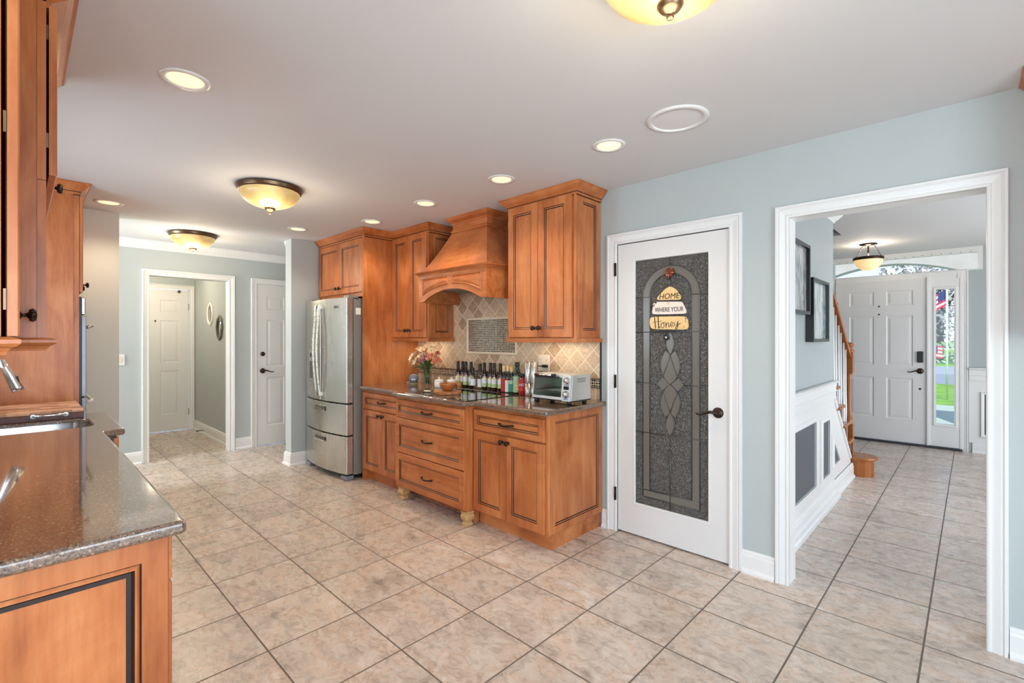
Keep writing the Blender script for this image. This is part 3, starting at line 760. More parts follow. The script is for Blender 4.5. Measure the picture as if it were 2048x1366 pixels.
# ------------------------------------------------------------------ cabinet parts
def door_rings(fw): return [(0, .003), (.003, 0, 0), (fw, 0, 0), (fw + .0046, .0035, 1), (fw + .0102, .0045, 0), (fw + .0160, .009, 1), (fw + .0175, .009, 0)]
WD = [maple, glaze]
def front(parent, name, O, U, N, w, h, fw=.055, label=None, mats=WD, t=.02):
    mb = MB(); mb.panel(O, U, ZU, N, w, h, t, door_rings(fw)); return build(name, mb, mats, parent, label=label)
def knob(parent, p, N, name='knob'):
    """ribbed bronze knob on a stem, N points out of the door"""
    p, N = V3(p), V3(N); ax = 'Y' if abs(N.y) > .5 else 'X'; sg = N.y if ax == 'Y' else N.x
    mb = MB(); mb.lathe([(.011, 0), (.010, .003 * sg), (.005, .005 * sg), (.005, .014 * sg), (.009, .018 * sg), (.0155, .022 * sg), (.017, .027 * sg), (.014, .033 * sg), (.006, .036 * sg), (.001, .0365 * sg)], p, 16, axis=ax, cap=False)
    for k in range(8):
        a = math.pi * 2 * k / 8; e = V3((math.cos(a), 0, math.sin(a))) if ax == 'Y' else V3((0, math.cos(a), math.sin(a)))
        mb.tube([p + N * .02 + e * .013, p + N * .027 + e * .017, p + N * .033 + e * .012], .0028, 5)
    return build(name, mb, bronze, parent)
def pull(parent, c, U, N, L=.125):
    """arched bronze pull with flared feet"""
    c, U, N = V3(c), V3(U), V3(N); mb = MB(); pts = []; rs = []
    for k in range(13):
        f = k / 12; a = (f - .5) * L; d = .026 * math.sin(math.pi * f) ** .6 + .004; pts.append(c + U * a + N * d + V3((0, 0, -.004 * math.sin(math.pi * f)))); rs.append(.0042 + .0022 * abs(math.cos(math.pi * f)) + (.0016 if k % 2 else 0))
    mb.tube(pts, rs, 8)
    for s_ in (-1, 1):
        q = c + U * (s_ * L * .5) + N * .004; mb.sphere(q, .009, 8); mb.sphere(q + U * (s_ * .008), .005, 6)
    return build('handle', mb, bronze, parent)
def carcass(parent, x0, x1, y0, y1, z0, z1, name='carcass'):
    mb = MB(); mb.box(x0, x1, y0, y1, z0, z1); return build(name, mb, maple, parent)
CCR = [(0, 0), (0, -.075), (.006, -.075), (.009, -.068), (.009, -.058), (.018, -.05), (.04, -.03), (.052, -.016), (.056, -.008), (.062, -.006), (.062, 0)]
CCR_REF['p'] = CCR

# right run of base cabinets -------------------------------------------------
BR = 2.955   # back of cabinets, just off the wall
cab = empty('base_cabinet', 'maple base cabinet with one drawer and two doors under the toaster oven', 'cabinet', (-2.3, 2.65, 0), 'cooktop wall base cabinets')
carcass(cab, -2.645, -1.9605, 2.338, BR, .105, .879); mb = MB(); mb.box(-2.645, -1.985, 2.395, 2.41, 0, .105); mb.box(-1.985, -1.955, 2.395, BR, 0, .105); build('toe_kick', mb, maple_h, cab)
front(cab, 'drawer', (-2.634, 2.318, .703), XU, NY, .676, .150, .042, mats=[maple_h, glaze]); pull(cab, (-2.296, 2.318, .778), XU, NY)
front(cab, 'door', (-2.634, 2.318, .118), XU, NY, .333, .575); front(cab, 'door', (-2.298, 2.318, .118), XU, NY, .340, .575)
knob(cab, (-2.328, 2.318, .655), NY); knob(cab, (-2.272, 2.318, .655), NY)
mb = MB(); mb.panel((-1.94, 2.358, .105), YU, ZU, XU, .597, .774, .02, door_rings(.05)); build('side_panel', mb, WD, cab)
mb = MB(); mb.box(-1.956, -1.94, 2.338, 2.3575, .105, .879); build('corner_stile', mb, maple, cab)

cab = empty('base_cabinet', 'maple bump-out cabinet with three drawers below the cooktop', 'cabinet', (-3.1, 2.6, 0), 'cooktop wall base cabinets')
carcass(cab, -3.555, -2.6455, 2.262, BR, .105, .879)
mb = MB(); mb.box(-3.50, -2.70, 2.43, 2.445, 0, .105); mb.box(-2.70, -2.665, 2.35, 2.41, 0, .105); build('toe_kick', mb, maple_h, cab)
for z0, h, fw in ((.703, .150, .042), (.407, .288, .052), (.117, .282, .052)):
    front(cab, 'drawer', (-3.548, 2.242, z0), XU, NY, .895, h, fw, mats=[maple_h, glaze]); pull(cab, (-3.10, 2.242, z0 + h / 2 - (0 if z0 > .6 else .0)), XU, NY)
mb = MB(); mb.box(-2.653, -2.6455, 2.245, 2.2615, .117, .853); build('corner_stile', mb, maple, cab)
for x in (-3.50, -2.665):
    mb = MB()
    def ring(hw, z, dy=0): return [(x - hw, 2.29 - hw + dy, z), (x + hw, 2.29 - hw + dy, z), (x + hw, 2.29 + hw, z), (x - hw, 2.29 + hw, z)]
    lv = [(.036, .105), (.036, .095), (.030, .09), (.038, .07), (.036, .05), (.026, .034), (.022, .026), (.030, .02), (.030, 0)]
    prev = None
    for hw, z in lv:
        cur = [mb.bm.verts.new(q) for q in ring(hw, z)]
        if prev:
            for k in range(4): mb.bm.faces.new((prev[k], prev[(k + 1) % 4], cur[(k + 1) % 4], cur[k]))
        else: mb.bm.faces.new(cur)
        prev = cur
    mb.bm.faces.new(prev[::-1])
    build('foot', mb, [maple_raw], cab, bevel=.003, label='worn light wooden foot')

cab = empty('base_cabinet', 'maple base cabinet with drawer and doors next to the refrigerator', 'cabinet', (-3.9, 2.65, 0), 'cooktop wall base cabinets')
carcass(cab, -4.249, -3.556, 2.338, BR, .105, .879); mb = MB(); mb.box(-4.249, -3.56, 2.395, 2.41, 0, .105); mb.box(-4.249, -4.225, 2.34, 2.395, 0, .105); build('toe_kick', mb, maple_h, cab)
front(cab, 'drawer', (-4.243, 2.318, .695), XU, NY, .676, .155, .042, mats=[maple_h, glaze]); pull(cab, (-3.905, 2.318, .775), XU, NY)
front(cab, 'door', (-4.243, 2.318, .115), XU, NY, .336, .57); front(cab, 'door', (-3.903, 2.318, .115), XU, NY, .336, .57)
knob(cab, (-3.937, 2.318, .65), NY); knob(cab, (-3.873, 2.318, .65), NY)

def slab(name, pts, z0, z1, label, cat, hole=None, mat=None, bev=.012):
    bm = bmesh.new(); es = []
    for loop in [pts] + ([hole] if hole else []):
        vs = [bm.verts.new((x, y, z1)) for x, y in loop]
        es += [bm.edges.new((vs[i], vs[(i + 1) % len(vs)])) for i in range(len(vs))]
    r = bmesh.ops.triangle_fill(bm, use_beauty=True, use_dissolve=False, edges=es)
    fs = [f for f in bm.faces]
    ex = bmesh.ops.extrude_face_region(bm, geom=fs)
    bmesh.ops.translate(bm, verts=[v for v in ex['geom'] if isinstance(v, bmesh.types.BMVert)], vec=(0, 0, z0 - z1))
    mb = MB(); mb.bm.free(); mb.bm = bm
    o = build(name, mb, mat or granite, loc=(pts[0][0], pts[0][1], z0), bevel=bev, segs=4); tag(o, label, cat); return o
slab('countertop', [(-1.905, 2.955), (-4.249, 2.955), (-4.249, 2.278), (-3.575, 2.278), (-3.545, 2.2), (-2.607, 2.2), (-2.58, 2.278), (-1.905, 2.278)], .88, .914, 'glossy brown speckled countertop of the cooktop wall with a bump-out', 'countertop')
# cooktop
t = empty('cooktop', 'black glass electric cooktop set in the glossy speckled counter', 'cooktop', (-3.0, 2.48, .914))
mb = MB(); mb.box(-3.375, -2.62, 2.232, 2.762, .914, .919); build('glass_top', mb, blackglass, t, bevel=.002)
for y in (2.762, 2.226):
    mb = MB(); mb.box(-3.378, -2.617, y, y + .006, .914, .9205); build('edge_trim', mb, chrome, t)

# backsplash -----------------------------------------------------------------
t = empty('backsplash', 'travertine diamond tile backsplash with a mosaic inset behind the bottles', 'backsplash', (-3.1, WY, .914))
mb = MB(); mb.box(-4.249, -1.957, 2.957, WY, 1.072, 1.36); mb.box(-3.66, -2.60, 2.957, WY, 1.36, 1.96); build('diamond_tile', mb, t_dia, t)
mb = MB(); mb.box(-4.249, -1.957, 2.957, WY, .914, 1.003); build('square_tile', mb, t_sq, t)
mb = MB(); mb.box(-4.249, -1.957, 2.955, WY, 1.009, 1.0722 - .006); build('mosaic_border', mb, t_mos, t)
mb = MB()
for z in (1.003, 1.066): mb.box(-4.249, -1.957, 2.952, WY, z, z + .006)
build('border_liner', mb, flat('brown_liner', srgb(72, 50, 40), .3, noise=.1), t)
mb = MB(); mb.box(-3.425, -2.815, 2.953, 2.957, 1.245, 1.54); build('mosaic_inset', mb, t_mos2, t)
mb = MB(); mb.sweep([(-3.425, 1.245), (-2.815, 1.245), (-2.815, 1.54), (-3.425, 1.54)], [(0, 0), (0, .008), (-.008, .012), (-.018, .01), (-.02, 0)], (0, 2.957, 0), XU, ZU, NY, closed=True, side=1)
build('pencil_frame', mb, flat('cream_stone', srgb(232, 216, 188), .4, noise=.05), t)
mb = MB(); mb.box(-1.957, -1.952, 2.950, WY, .914, 1.345); build('edge_strip', mb, flat('dark_bronze_strip', srgb(60, 54, 50), .3, .6, noise=.1), t)

# wall cabinets --------------------------------------------------------------
def rail(parent, path, z=1.34):
    mb = MB(); mb.sweep(path, [(-.018, 0), (.006, 0), (.010, .008), (.006, .014), (.004, .03), (-.018, .03)], (0, 0, z), side=1); return build('light_rail', mb, maple_h, parent)
cab = empty('wall_cabinet', 'tall maple wall cabinet with two doors above the toaster oven', 'cabinet', (-2.28, 2.81, 1.34), 'cooktop wall upper cabinets')
carcass(cab, -2.60, -1.9765, 2.664, BR, 1.37, 2.38)
front(cab, 'door', (-2.597, 2.644, 1.377), XU, NY, .302, .996, .06); front(cab, 'door', (-2.292, 2.644, 1.377), XU, NY, .304, .996, .06)
knob(cab, (-2.322, 2.644, 1.445), NY); knob(cab, (-2.266, 2.644, 1.445), NY)
mb = MB(); mb.panel((-1.956, 2.684, 1.37), YU, ZU, XU, .271, 1.01, .02, door_rings(.055)); build('side_panel', mb, WD, cab)
mb = MB(); mb.box(-1.9765, -1.956, 2.660, 2.6835, 1.37, 2.38); build('corner_stile', mb, maple, cab)
rail(cab, [(-1.956, BR), (-1.956, 2.660), (-2.60, 2.660), (-2.60, BR)][::-1])
mb = MB(); mb.sweep([(-2.60, BR), (-2.60, 2.664), (-1.956, 2.664), (-1.956, BR)], CCR, (0, 0, CE - .001), side=-1); build('crown', mb, [maple_h, glaze], cab)

cab = empty('wall_cabinet', 'maple wall cabinet with two doors left of the range hood', 'cabinet', (-3.95, 2.81, 1.34), 'cooktop wall upper cabinets')
carcass(cab, -4.249, -3.6705, 2.664, BR, 1.37, 2.38)
front(cab, 'door', (-4.246, 2.644, 1.377), XU, NY, .287, .996, .06); front(cab, 'door', (-3.956, 2.644, 1.377), XU, NY, .287, .996, .06)
knob(cab, (-3.986, 2.644, 1.445), NY); knob(cab, (-3.930, 2.644, 1.445), NY)
mb = MB(); mb.panel((-3.65, 2.684, 1.37), YU, ZU, XU, .271, 1.01, .02, door_rings(.055)); build('side_panel', mb, WD, cab)
mb = MB(); mb.box(-3.6705, -3.65, 2.660, 2.6835, 1.37, 2.38); build('corner_stile', mb, maple, cab)
rail(cab, [(-4.249, 2.660), (-3.65, 2.660), (-3.65, BR)])

cab = empty('wall_cabinet', 'short maple wall cabinet with two doors over the refrigerator', 'cabinet', (-4.76, 2.64, 1.79), 'cooktop wall upper cabinets')
carcass(cab, -5.255, -4.271, 2.342, BR, 1.79, 2.38)
front(cab, 'door', (-5.235, 2.322, 1.825), XU, NY, .482, .53, .058); front(cab, 'door', (-4.750, 2.322, 1.825), XU, NY, .475, .53, .058)
knob(cab, (-4.785, 2.322, 1.885), NY); knob(cab, (-4.718, 2.322, 1.885), NY)
mb = MB(); mb.box(-5.255, -4.26, 2.316, 2.36, 1.778, 1.79); build('light_rail', mb, maple_h, cab)
mb = MB(); mb.box(-4.270, -4.250, 2.325, BR, 0, 2.38); o = build('end_gable', mb, maple, loc=(-4.26, 2.64, 0)); tag(o, 'tall flat maple end panel between refrigerator and base cabinet', 'panel')
mb = MB(); mb.sweep([(-5.255, 2.342), (-4.249, 2.342), (-4.249, 2.664), (-3.65, 2.664), (-3.65, BR)], CCR, (0, 0, CE - .001), side=-1)
build('crown', mb, [maple_h, glaze], cab)

# small cabinet whose crown corner enters the frame at the right edge
cab = empty('wall_cabinet', 'maple cabinet whose crown corner just shows at the right edge of the photo', 'cabinet', (.6, 2.8, 1.37))
carcass(cab, .205, 1.0, 2.80, BR, 1.37, 2.38); front(cab, 'door', (.21, 2.78, 1.377), XU, NY, .39, .99); front(cab, 'door', (.605, 2.78, 1.377), XU, NY, .39, .99)
mb = MB(); mb.sweep([(.205, BR), (.205, 2.80), (1.0, 2.80), (1.0, BR)], CCR, (0, 0, CE - .001), side=-1); build('crown', mb, [maple_h, glaze], cab)

# range hood ------------------------------------------------------------------
hood = empty('range_hood', 'maple range hood with tapered top and arched panelled apron', 'range hood', (-3.13, 2.7, 1.69))
hx0, hx1, hy = -3.575, -2.689, 2.50
mb = MB()   # apron front with arched bottom and two arched raised panels
n = 24; fz = 1.93
def arch(x, h=.095, e=.07):
    f = (x - (hx0 + e)) / ((hx1 - hx0) - 2 * e); return 1.69 + (h * math.sin(math.pi * f) ** .8 if 0 < f < 1 else 0)
xs = [hx0 + (hx1 - hx0) * k / n for k in range(n + 1)]
for a, b in zip(xs, xs[1:]):
    mb.prism([(a, hy, arch(a)), (b, hy, arch(b)), (b, hy, fz), (a, hy, fz)], (0, .02, 0))
bmesh.ops.remove_doubles(mb.bm, verts=mb.bm.verts, dist=1e-5)
mb.box(hx0, hx0 + .02, hy + .02, BR, 1.69, fz); mb.box(hx1 - .02, hx1, hy + .02, BR, 1.69, fz)
build('apron', mb, maple_h, hood)
for px0, px1 in ((hx0 + .055, -3.13 - .022), (-3.13 + .022, hx1 - .055)):
    mb = MB(); k = 10
    def loop(ins, d):
        X = [px0 + ins + (px1 - px0 - 2 * ins) * i / k for i in range(k + 1)]
        lo = [(x, hy - d, arch(x, .085, .05) + .05 + ins) for x in X]; hi = [(x, hy - d, fz - .035 - ins) for x in X]
        return lo + hi[::-1]
    L0, L1, L2_, L3 = loop(0, .001), loop(.007, .009), loop(.014, .0015), loop(.034, .008)
    for A_, B_, mi in ((L0, L1, 0), (L1, L2_, 0), (L2_, L3, 0)):
        va = [mb.bm.verts.new(p) for p in A_]; vb = [mb.bm.verts.new(p) for p in B_]
        for i in range(len(va)):
            j = (i + 1) % len(va); f = mb.bm.faces.new((va[i], va[j], vb[j], vb[i])); f.material_index = mi
    m_ = len(L3) // 2
    for i in range(m_ - 1): mb.face([L3[i], L3[i + 1], L3[2 * m_ - 2 - i], L3[2 * m_ - 1 - i]])
    bmesh.ops.remove_doubles(mb.bm, verts=mb.bm.verts, dist=1e-5)
    build('raised_panel', mb, maple_h, hood)
mb = MB(); mb.sweep([(hx0, BR), (hx0, hy), (hx1, hy), (hx1, BR)], [(-.02, 0), (0, 0), (.006, .004), (.01, .012), (.022, .018), (.03, .022), (.034, .03), (-.02, .03)], (0, 0, 1.922), side=-1); build('mantle_shelf', mb, maple_h, hood)
mb = MB(); rows = []
for k in range(11):
    f = k / 10; e = f ** .82; hw = .440 + (.2235 - .440) * e; y = 2.505 + (2.71 - 2.505) * e
    rows.append([(-3.13 - hw, BR, 1.952 + .37 * f), (-3.13 - hw, y, 1.952 + .37 * f), (-3.13 + hw, y, 1.952 + .37 * f), (-3.13 + hw, BR, 1.952 + .37 * f)])
for a, b in zip(rows, rows[1:]):
    for j in range(3): mb.face([a[j], a[j + 1], b[j + 1], b[j]])
mb.face(rows[0]); mb.face(rows[-1][::-1]); 
for j, (a, b) in enumerate(zip(rows, rows[1:])): mb.face([a[3], a[0], b[0], b[3]])
bmesh.ops.remove_doubles(mb.bm, verts=mb.bm.verts, dist=1e-5); build('tapered_canopy', mb, maple_h, hood)
mb = MB(); mb.box(-3.3535, -2.9065, 2.71, BR, 2.322, 2.40); build('neck', mb, maple_h, hood)
mb = MB(); mb.sweep([(-3.3535, BR), (-3.3535, 2.71), (-2.9065, 2.71), (-2.9065, BR)], [(0, 0), (.01, .002), (.016, .01), (.008, .018), (.004, .026), (0, .028)], (0, 0, 2.31), side=-1); build('neck_bead', mb, maple_h, hood)
mb = MB(); mb.sweep([(-3.3535, BR), (-3.3535, 2.71), (-2.9065, 2.71), (-2.9065, BR)], [(o * .9, c * .75) for o, c in CCR], (0, 0, CE - .001), side=-1); build('crown', mb, [maple_h, glaze], hood)
mb = MB(); mb.box(hx0 + .021, hx1 - .021, hy + .021, BR, 1.80, 1.82); mb.box(hx0 + .30, hx1 - .30, hy + .021, hy + .03, 1.78, 1.80); build('liner', mb, flat('hood_liner', srgb(150, 158, 156), .4, .6, noise=.15, nscale=12), hood)
# under-cabinet task lights
def task(x0, x1, y, label, z=1.352):
    t = empty('under_cabinet_light', label, 'task light', ((x0 + x1) / 2, y, z))
    mb = MB(); mb.box(x0, x1, y - .02, y + .02, z, z + .017); build('housing', mb, trim_m, t)
    mb = MB(); mb.box(x0 + .01, x1 - .01, y - .014, y + .014, z - .003, z - .0005); build('lens', mb, lens_m, t)
    light('task_bulb', 'AREA', ((x0 + x1) / 2, y, z - .006), 1.0, WARM, x1 - x0 - .03, .03)
task(-2.5, -2.05, 2.83, 'slim task light hidden under the tall right wall cabinet')
task(-4.15, -3.75, 2.83, 'slim task light hidden under the cabinet above the flowers')

# refrigerator ----------------------------------------------------------------
fr = empty('refrigerator', 'stainless french door refrigerator with two freezer drawers beside the stub wall', 'refrigerator', (-4.76, 2.55, 0))
RX0, RX1 = -5.218, -4.302
def bow(x): f = (x - RX0) / (RX1 - RX0); return 2.180 - .052 * math.sin(math.pi * f) ** .9
def bowed(name, x0, x1, z0, z1, hole=None, mats=None):
    mb = MB(); n = 14; fr_ = [(x0 + (x1 - x0) * k / n) for k in range(n + 1)]
    pts = [(x, bow(x), z0) for x in fr_] + [(x1, 2.245, z0), (x0, 2.245, z0)]
    mb.prism(pts, (0, 0, z1 - z0)); o = build(name, mb, steel, fr, bevel=.004)
    return o
mb = MB(); mb.box(RX0 + .005, RX1, 2.25, 2.92, .05, 1.745); build('body', mb, steel_dark, fr)
bowed('door', RX0, -4.764, .745, 1.762); bowed('door', -4.758, RX1, .745, 1.762)
bowed('freezer_drawer', RX0, RX1, .435, .733); bowed('freezer_drawer', RX0, RX1, .062, .423)
mb = MB(); mb.box(RX0 + .02, RX1 - .02, 2.235, 2.26, .05, 1.75); build('door_gasket', mb, dark_m, fr)
mb = MB(); mb.box(RX0 + .02, RX1 - .03, 2.30, 2.9, .012, .05); build('base_grille', mb, dark_m, fr)
mb = MB(); mb.box(RX1 - .10, RX1 - .002, 2.20, 2.30, 1.762, 1.785); mb.box(RX0 + .01, RX0 + .10, 2.20, 2.30, 1.762, 1.785); mb.box(RX0 + .01, RX1, 2.30, 2.9, 1.745, 1.762); build('hinge_cover', mb, steel_dark, fr)
for x in (RX0 + .06, RX1 - .06):
    mb = MB(); mb.prism([(x - .055, 2.17, 0), (x + .055, 2.17, 0), (x + .055, 2.26, 0), (x - .055, 2.26, 0)], (0, 0, .045)); build('foot', mb, flat('foot_plastic', srgb(120, 126, 134), .4, noise=.05) if 'foot_plastic' not in MATS else MATS['foot_plastic'], fr, bevel=.012)
for s_ in (-1, 1):
    x = -4.761 + s_ * .038; mb = MB(); pts = []
    for k in range(17):
        f = k / 16; z = .79 + .915 * f; y = bow(x) - .026 - .034 * math.sin(math.pi * f); pts.append((x, y, z))
    for a, b in zip(pts, pts[1:]): mb.prism([(x - .013, a[1] - .009, a[2]), (x + .013, a[1] - .009, a[2]), (x + .013, a[1] + .009, a[2]), (x - .013, a[1] + .009, a[2])], V3(b) - V3(a))
    mb.box(x - .013, x + .013, pts[0][1] + .002, bow(x) + .002, .79, .83); mb.box(x - .013, x + .013, pts[-1][1] + .002, bow(x) + .002, 1.665, 1.705)
    build('door_handle', mb, chrome if False else steel, fr, bevel=.003)
for zc in (.667, .362):
    mb = MB(); x0, x1 = -4.865, -4.645; y = bow(-4.76)
    mb.prism([(x0, y - .001, zc + .022), (x1, y - .001, zc + .022), (x1 - .012, y - .001, zc - .02), (x0 + .012, y - .001, zc - .02)], (0, -.004, 0)); build('drawer_pull', mb, MATS['pull_recess'] if 'pull_recess' in MATS else flat('pull_recess', srgb(104, 100, 94), .4, .5, noise=.1), fr)
    mb = MB(); mb.prism([(x0 - .004, y - .004, zc - .004), (x1 + .004, y - .004, zc - .004), (x1 - .01, y - .004, zc - .026), (x0 + .01, y - .004, zc - .026)], (0, -.014, 0)); mb.box(x0 - .006, x1 + .006, y - .010, y, zc + .022, zc + .028); build('drawer_pull', mb, chrome, fr, bevel=.003)
mb = MB(); x0, x1 = -5.075, -4.865
def bq(xa, xb, z0, z1, off, t): return [(xa, bow(xa) - off, z0), (xb, bow(xb) - off, z0), (xb, bow(xb) - off, z1), (xa, bow(xa) - off, z1)], (0, -t, 0)
mb.prism(*bq(x0, x1, .93, 1.25, .0005, .004)); disp = build('water_dispenser', mb, flat('dispenser_grey', srgb(168, 166, 158), .35, .4, noise=.03), fr, bevel=.002)
mb = MB(); mb.prism(*bq(x0 + .02, x1 - .02, .95, 1.13, .0048, .0012)); o = build('recess', mb, flat('dispenser_recess', srgb(92, 92, 88), .4, .4, noise=.1), disp, local=False)
mb = MB(); mb.prism(*bq(x0 + .03, x1 - .05, 1.175, 1.215, .0048, .0012)); o = build('display', mb, black_m, disp)
mb = MB(); mb.box(RX1, RX1 + .004, 2.272, 2.325, 1.60, 1.665); build('square_sticker', mb, white_cer, fr, bevel=.01)
lx = -4.48; text('logo', 'LG', (lx + .03, bow(lx) - .001, 1.675), .036, flat('logo_grey', srgb(70, 66, 62), .4, noise=.05), fr, rot=(90, 0, -6), offset=.001)
mb = MB(); mb.lathe([(.016, 0), (.016, -.002), (.012, -.002), (.012, 0)], (lx - .012, bow(lx) - .0005, 1.675), 20, axis='Y'); mb.box(lx - .014, lx - .011, bow(lx) - .003, bow(lx), 1.667, 1.683); mb.box(lx - .014, lx - .005, bow(lx) - .003, bow(lx), 1.665, 1.668); build('logo_emblem', mb, MATS['logo_grey'], fr)

# ------------------------------------------------------------------ left run
LY = -.325
cab = empty('base_cabinet', 'tan lit end of the maple base run in the lower left foreground', 'cabinet', (-2.2, 0, 0))
carcass(cab, -3.085, -1.4705, LY, .250, .105, .879); mb = MB(); mb.box(-3.08, -1.50, .16, .175, 0, .105); build('toe_kick', mb, maple_h, cab)
mb = MB(); mb.panel((-1.45, LY, .105), YU, ZU, XU, .588, .774, .02, [(0, .003), (.003, 0, 0), (.055, 0, 0), (.0585, .0045, 1), (.064, .001, 0), (.068, .001, 0), (.074, .010, 1), (.084, .010, 1), (.086, .010, 0)]); build('side_panel', mb, WD, cab)
x = -1.462
for k, wd in enumerate((.53, .53, .53)):
    x1 = x - wd
    front(cab, 'drawer', (x1 + .002, .272, .762), XU, YU, wd - .004, .112, .036, mats=[maple_h, glaze]) if False else None
    mb = MB(); mb.panel((x - .002, .272, .762), NX, ZU, YU, wd - .004, .112, .02, door_rings(.034)); build('drawer', mb, [maple_h, glaze], cab)
    mb = MB(); mb.panel((x - .002, .272, .118), NX, ZU, YU, wd - .004, .636, .02, door_rings(.055)); build('door', mb, WD, cab)
    pull(cab, (x - wd / 2, .272, .818), NX, YU); knob(cab, (x - wd + .035, .272, .70), YU); x = x1
mb = MB()
for z in (.66, .22):
    mb = MB(); mb.box(-1.4625, -1.4575, .251, .256, z - .02, z + .02); build('hinge', mb, bsteel, cab)
cab = empty('base_cabinet', 'maple sink cabinet bump-out showing its corner past the countertop notch', 'cabinet', (-3.48, 0, 0))
mb = MB(); mb.box(-3.865, -3.095, LY, .33, .105, .60); mb.box(-3.865, -3.095, .31, .33, .60, .879); mb.box(-3.865, -3.85, LY, .31, .60, .879); mb.box(-3.11, -3.095, LY, .31, .60, .879); build('carcass', mb, maple, cab)
for x in (-3.10, -3.485):
    mb = MB(); mb.panel((x, .352, .118), NX, ZU, YU, .375, .75, .02, door_rings(.055)); build('door', mb, WD, cab); 
knob(cab, (-3.45, .352, .80), YU); knob(cab, (-3.52, .352, .80), YU)
mb = MB(); mb.box(-3.11, -3.094, .318, .332, .105, .879); build('corner_stile', mb, glaze, cab)
cab = empty('base_cabinet', 'maple base cabinet between the sink and the tall oven cabinet', 'cabinet', (-4.16, 0, 0))
carcass(cab, -4.445, -3.87, LY, .25, .105, .879); mb = MB(); mb.panel((-3.875, .272, .118), NX, ZU, YU, .565, .75, .02, door_rings(.055)); build('door', mb, WD, cab)
def rr(x0, x1, y0, y1, r, n=6):
    P = []
    for cx, cy, a0 in ((x1 - r, y1 - r, 0), (x0 + r, y1 - r, 90), (x0 + r, y0 + r, 180), (x1 - r, y0 + r, 270)):
        for k in range(n + 1): a = math.radians(a0 + 90 * k / n); P.append((cx + r * math.cos(a), cy + r * math.sin(a)))
    return P
slab('countertop', [(-1.42, .295), (-1.42, LY), (-4.447, LY), (-4.447, .295), (-3.885, .295), (-3.87, .378), (-3.10, .378), (-3.075, .295)], .88, .914, 'dark speckled countertop with undermount sink in the left foreground', 'countertop', hole=rr(-3.66, -3.285, -.23, .275, .075), bev=.011)
sk = empty('sink', 'stainless steel undermount sink in the left countertop', 'sink', (-3.47, .02, .70))
mb = MB(); rings = []
for ins, z in ((.0015, .894), (.0015, .72), (.014, .70), (.05, .695)):
    rings.append([mb.bm.verts.new((a, b, z)) for a, b in rr(-3.66 + ins, -3.285 - ins, -.23 + ins, .275 - ins, .075)])
for a, b in zip(rings, rings[1:]):
    for k in range(len(a)): f = mb.bm.faces.new((a[k], a[(k + 1) % len(a)], b[(k + 1) % len(a)], b[k])); f.smooth = True
mb.bm.faces.new(rings[-1]); build('basin', mb, chrome, sk)
mb = MB(); mb.lathe([(.045, .697), (.04, .699), (.03, .697), (.001, .697)], (-3.47, .02, 0), 24, cap=False); build('drain', mb, steel, sk)
fc = empty('faucet', 'brushed nickel pull-down kitchen faucet over the sink', 'faucet', (-3.47, -.27, .914))
mb = MB(); mb.lathe([(.03, .914), (.03, .92), (.022, .93), (.018, .96), (.016, 1.08)], (-3.47, -.27, 0), 24)
P_ = [(-3.47, -.27, 1.08), (-3.47, -.27, 1.20)] + [(-3.47, -.165 - .105 * math.cos(math.radians(a)), 1.20 + .105 * math.sin(math.radians(a))) for a in range(15, 150, 15)] + [(-3.47, -.055, 1.245)]
mb.tube(P_, .0125, 14); build('spout', mb, chrome, fc)
d_ = (V3((-3.47, .005, 1.108)) - V3((-3.47, -.05, 1.24))).normalized(); p0 = V3((-3.47, -.062, 1.262)); mb = MB()
mb.tube([p0, p0 + d_ * .04, p0 + d_ * .06, p0 + d_ * .15, p0 + d_ * .168], [.0145, .0155, .018, .026, .026], 20); build('spray_head', mb, chrome, fc)
mb = MB(); c_ = p0 + d_ * .10; mb.tube([c_ + V3((.012, .018, .01)), c_ + V3((.012, .024, -.02)), c_ + V3((.012, .030, -.045))], .005, 8); build('spray_button', mb, black_m, fc)
mb = MB(); mb.tube([(-3.47, -.27, 1.0), (-3.42, -.27, 1.0), (-3.37, -.27, 1.04)], [.012, .009, .006], 10); build('lever', mb, chrome, fc)
cb = empty('cutting_board', 'end grain butcher block cutting board with metal handle behind the sink', 'cutting board', (-3.93, 0, .914))
mb = MB(); mb.box(-4.19, -3.672, -.30, .262, .9145, .950); build('base', mb, walnut, cb, bevel=.003)
mb = MB(); mb.box(-4.19, -3.672, -.30, .262, .950, .966); build('top', mb, board_m, cb, bevel=.004)
mb = MB(); mb.tube([(-3.672, .055, .944), (-3.652, .065, .946), (-3.645, .10, .947), (-3.645, .14, .947), (-3.652, .175, .946), (-3.672, .185, .944)], [.009, .007, .0055, .0055, .007, .009], 10)
mb.tube([(-3.672, .055, .944), (-3.66, .055, .944)], .012, 10); mb.tube([(-3.672, .185, .944), (-3.66, .185, .944)], .012, 10)
hnd = build('handle', mb, chrome, cb)

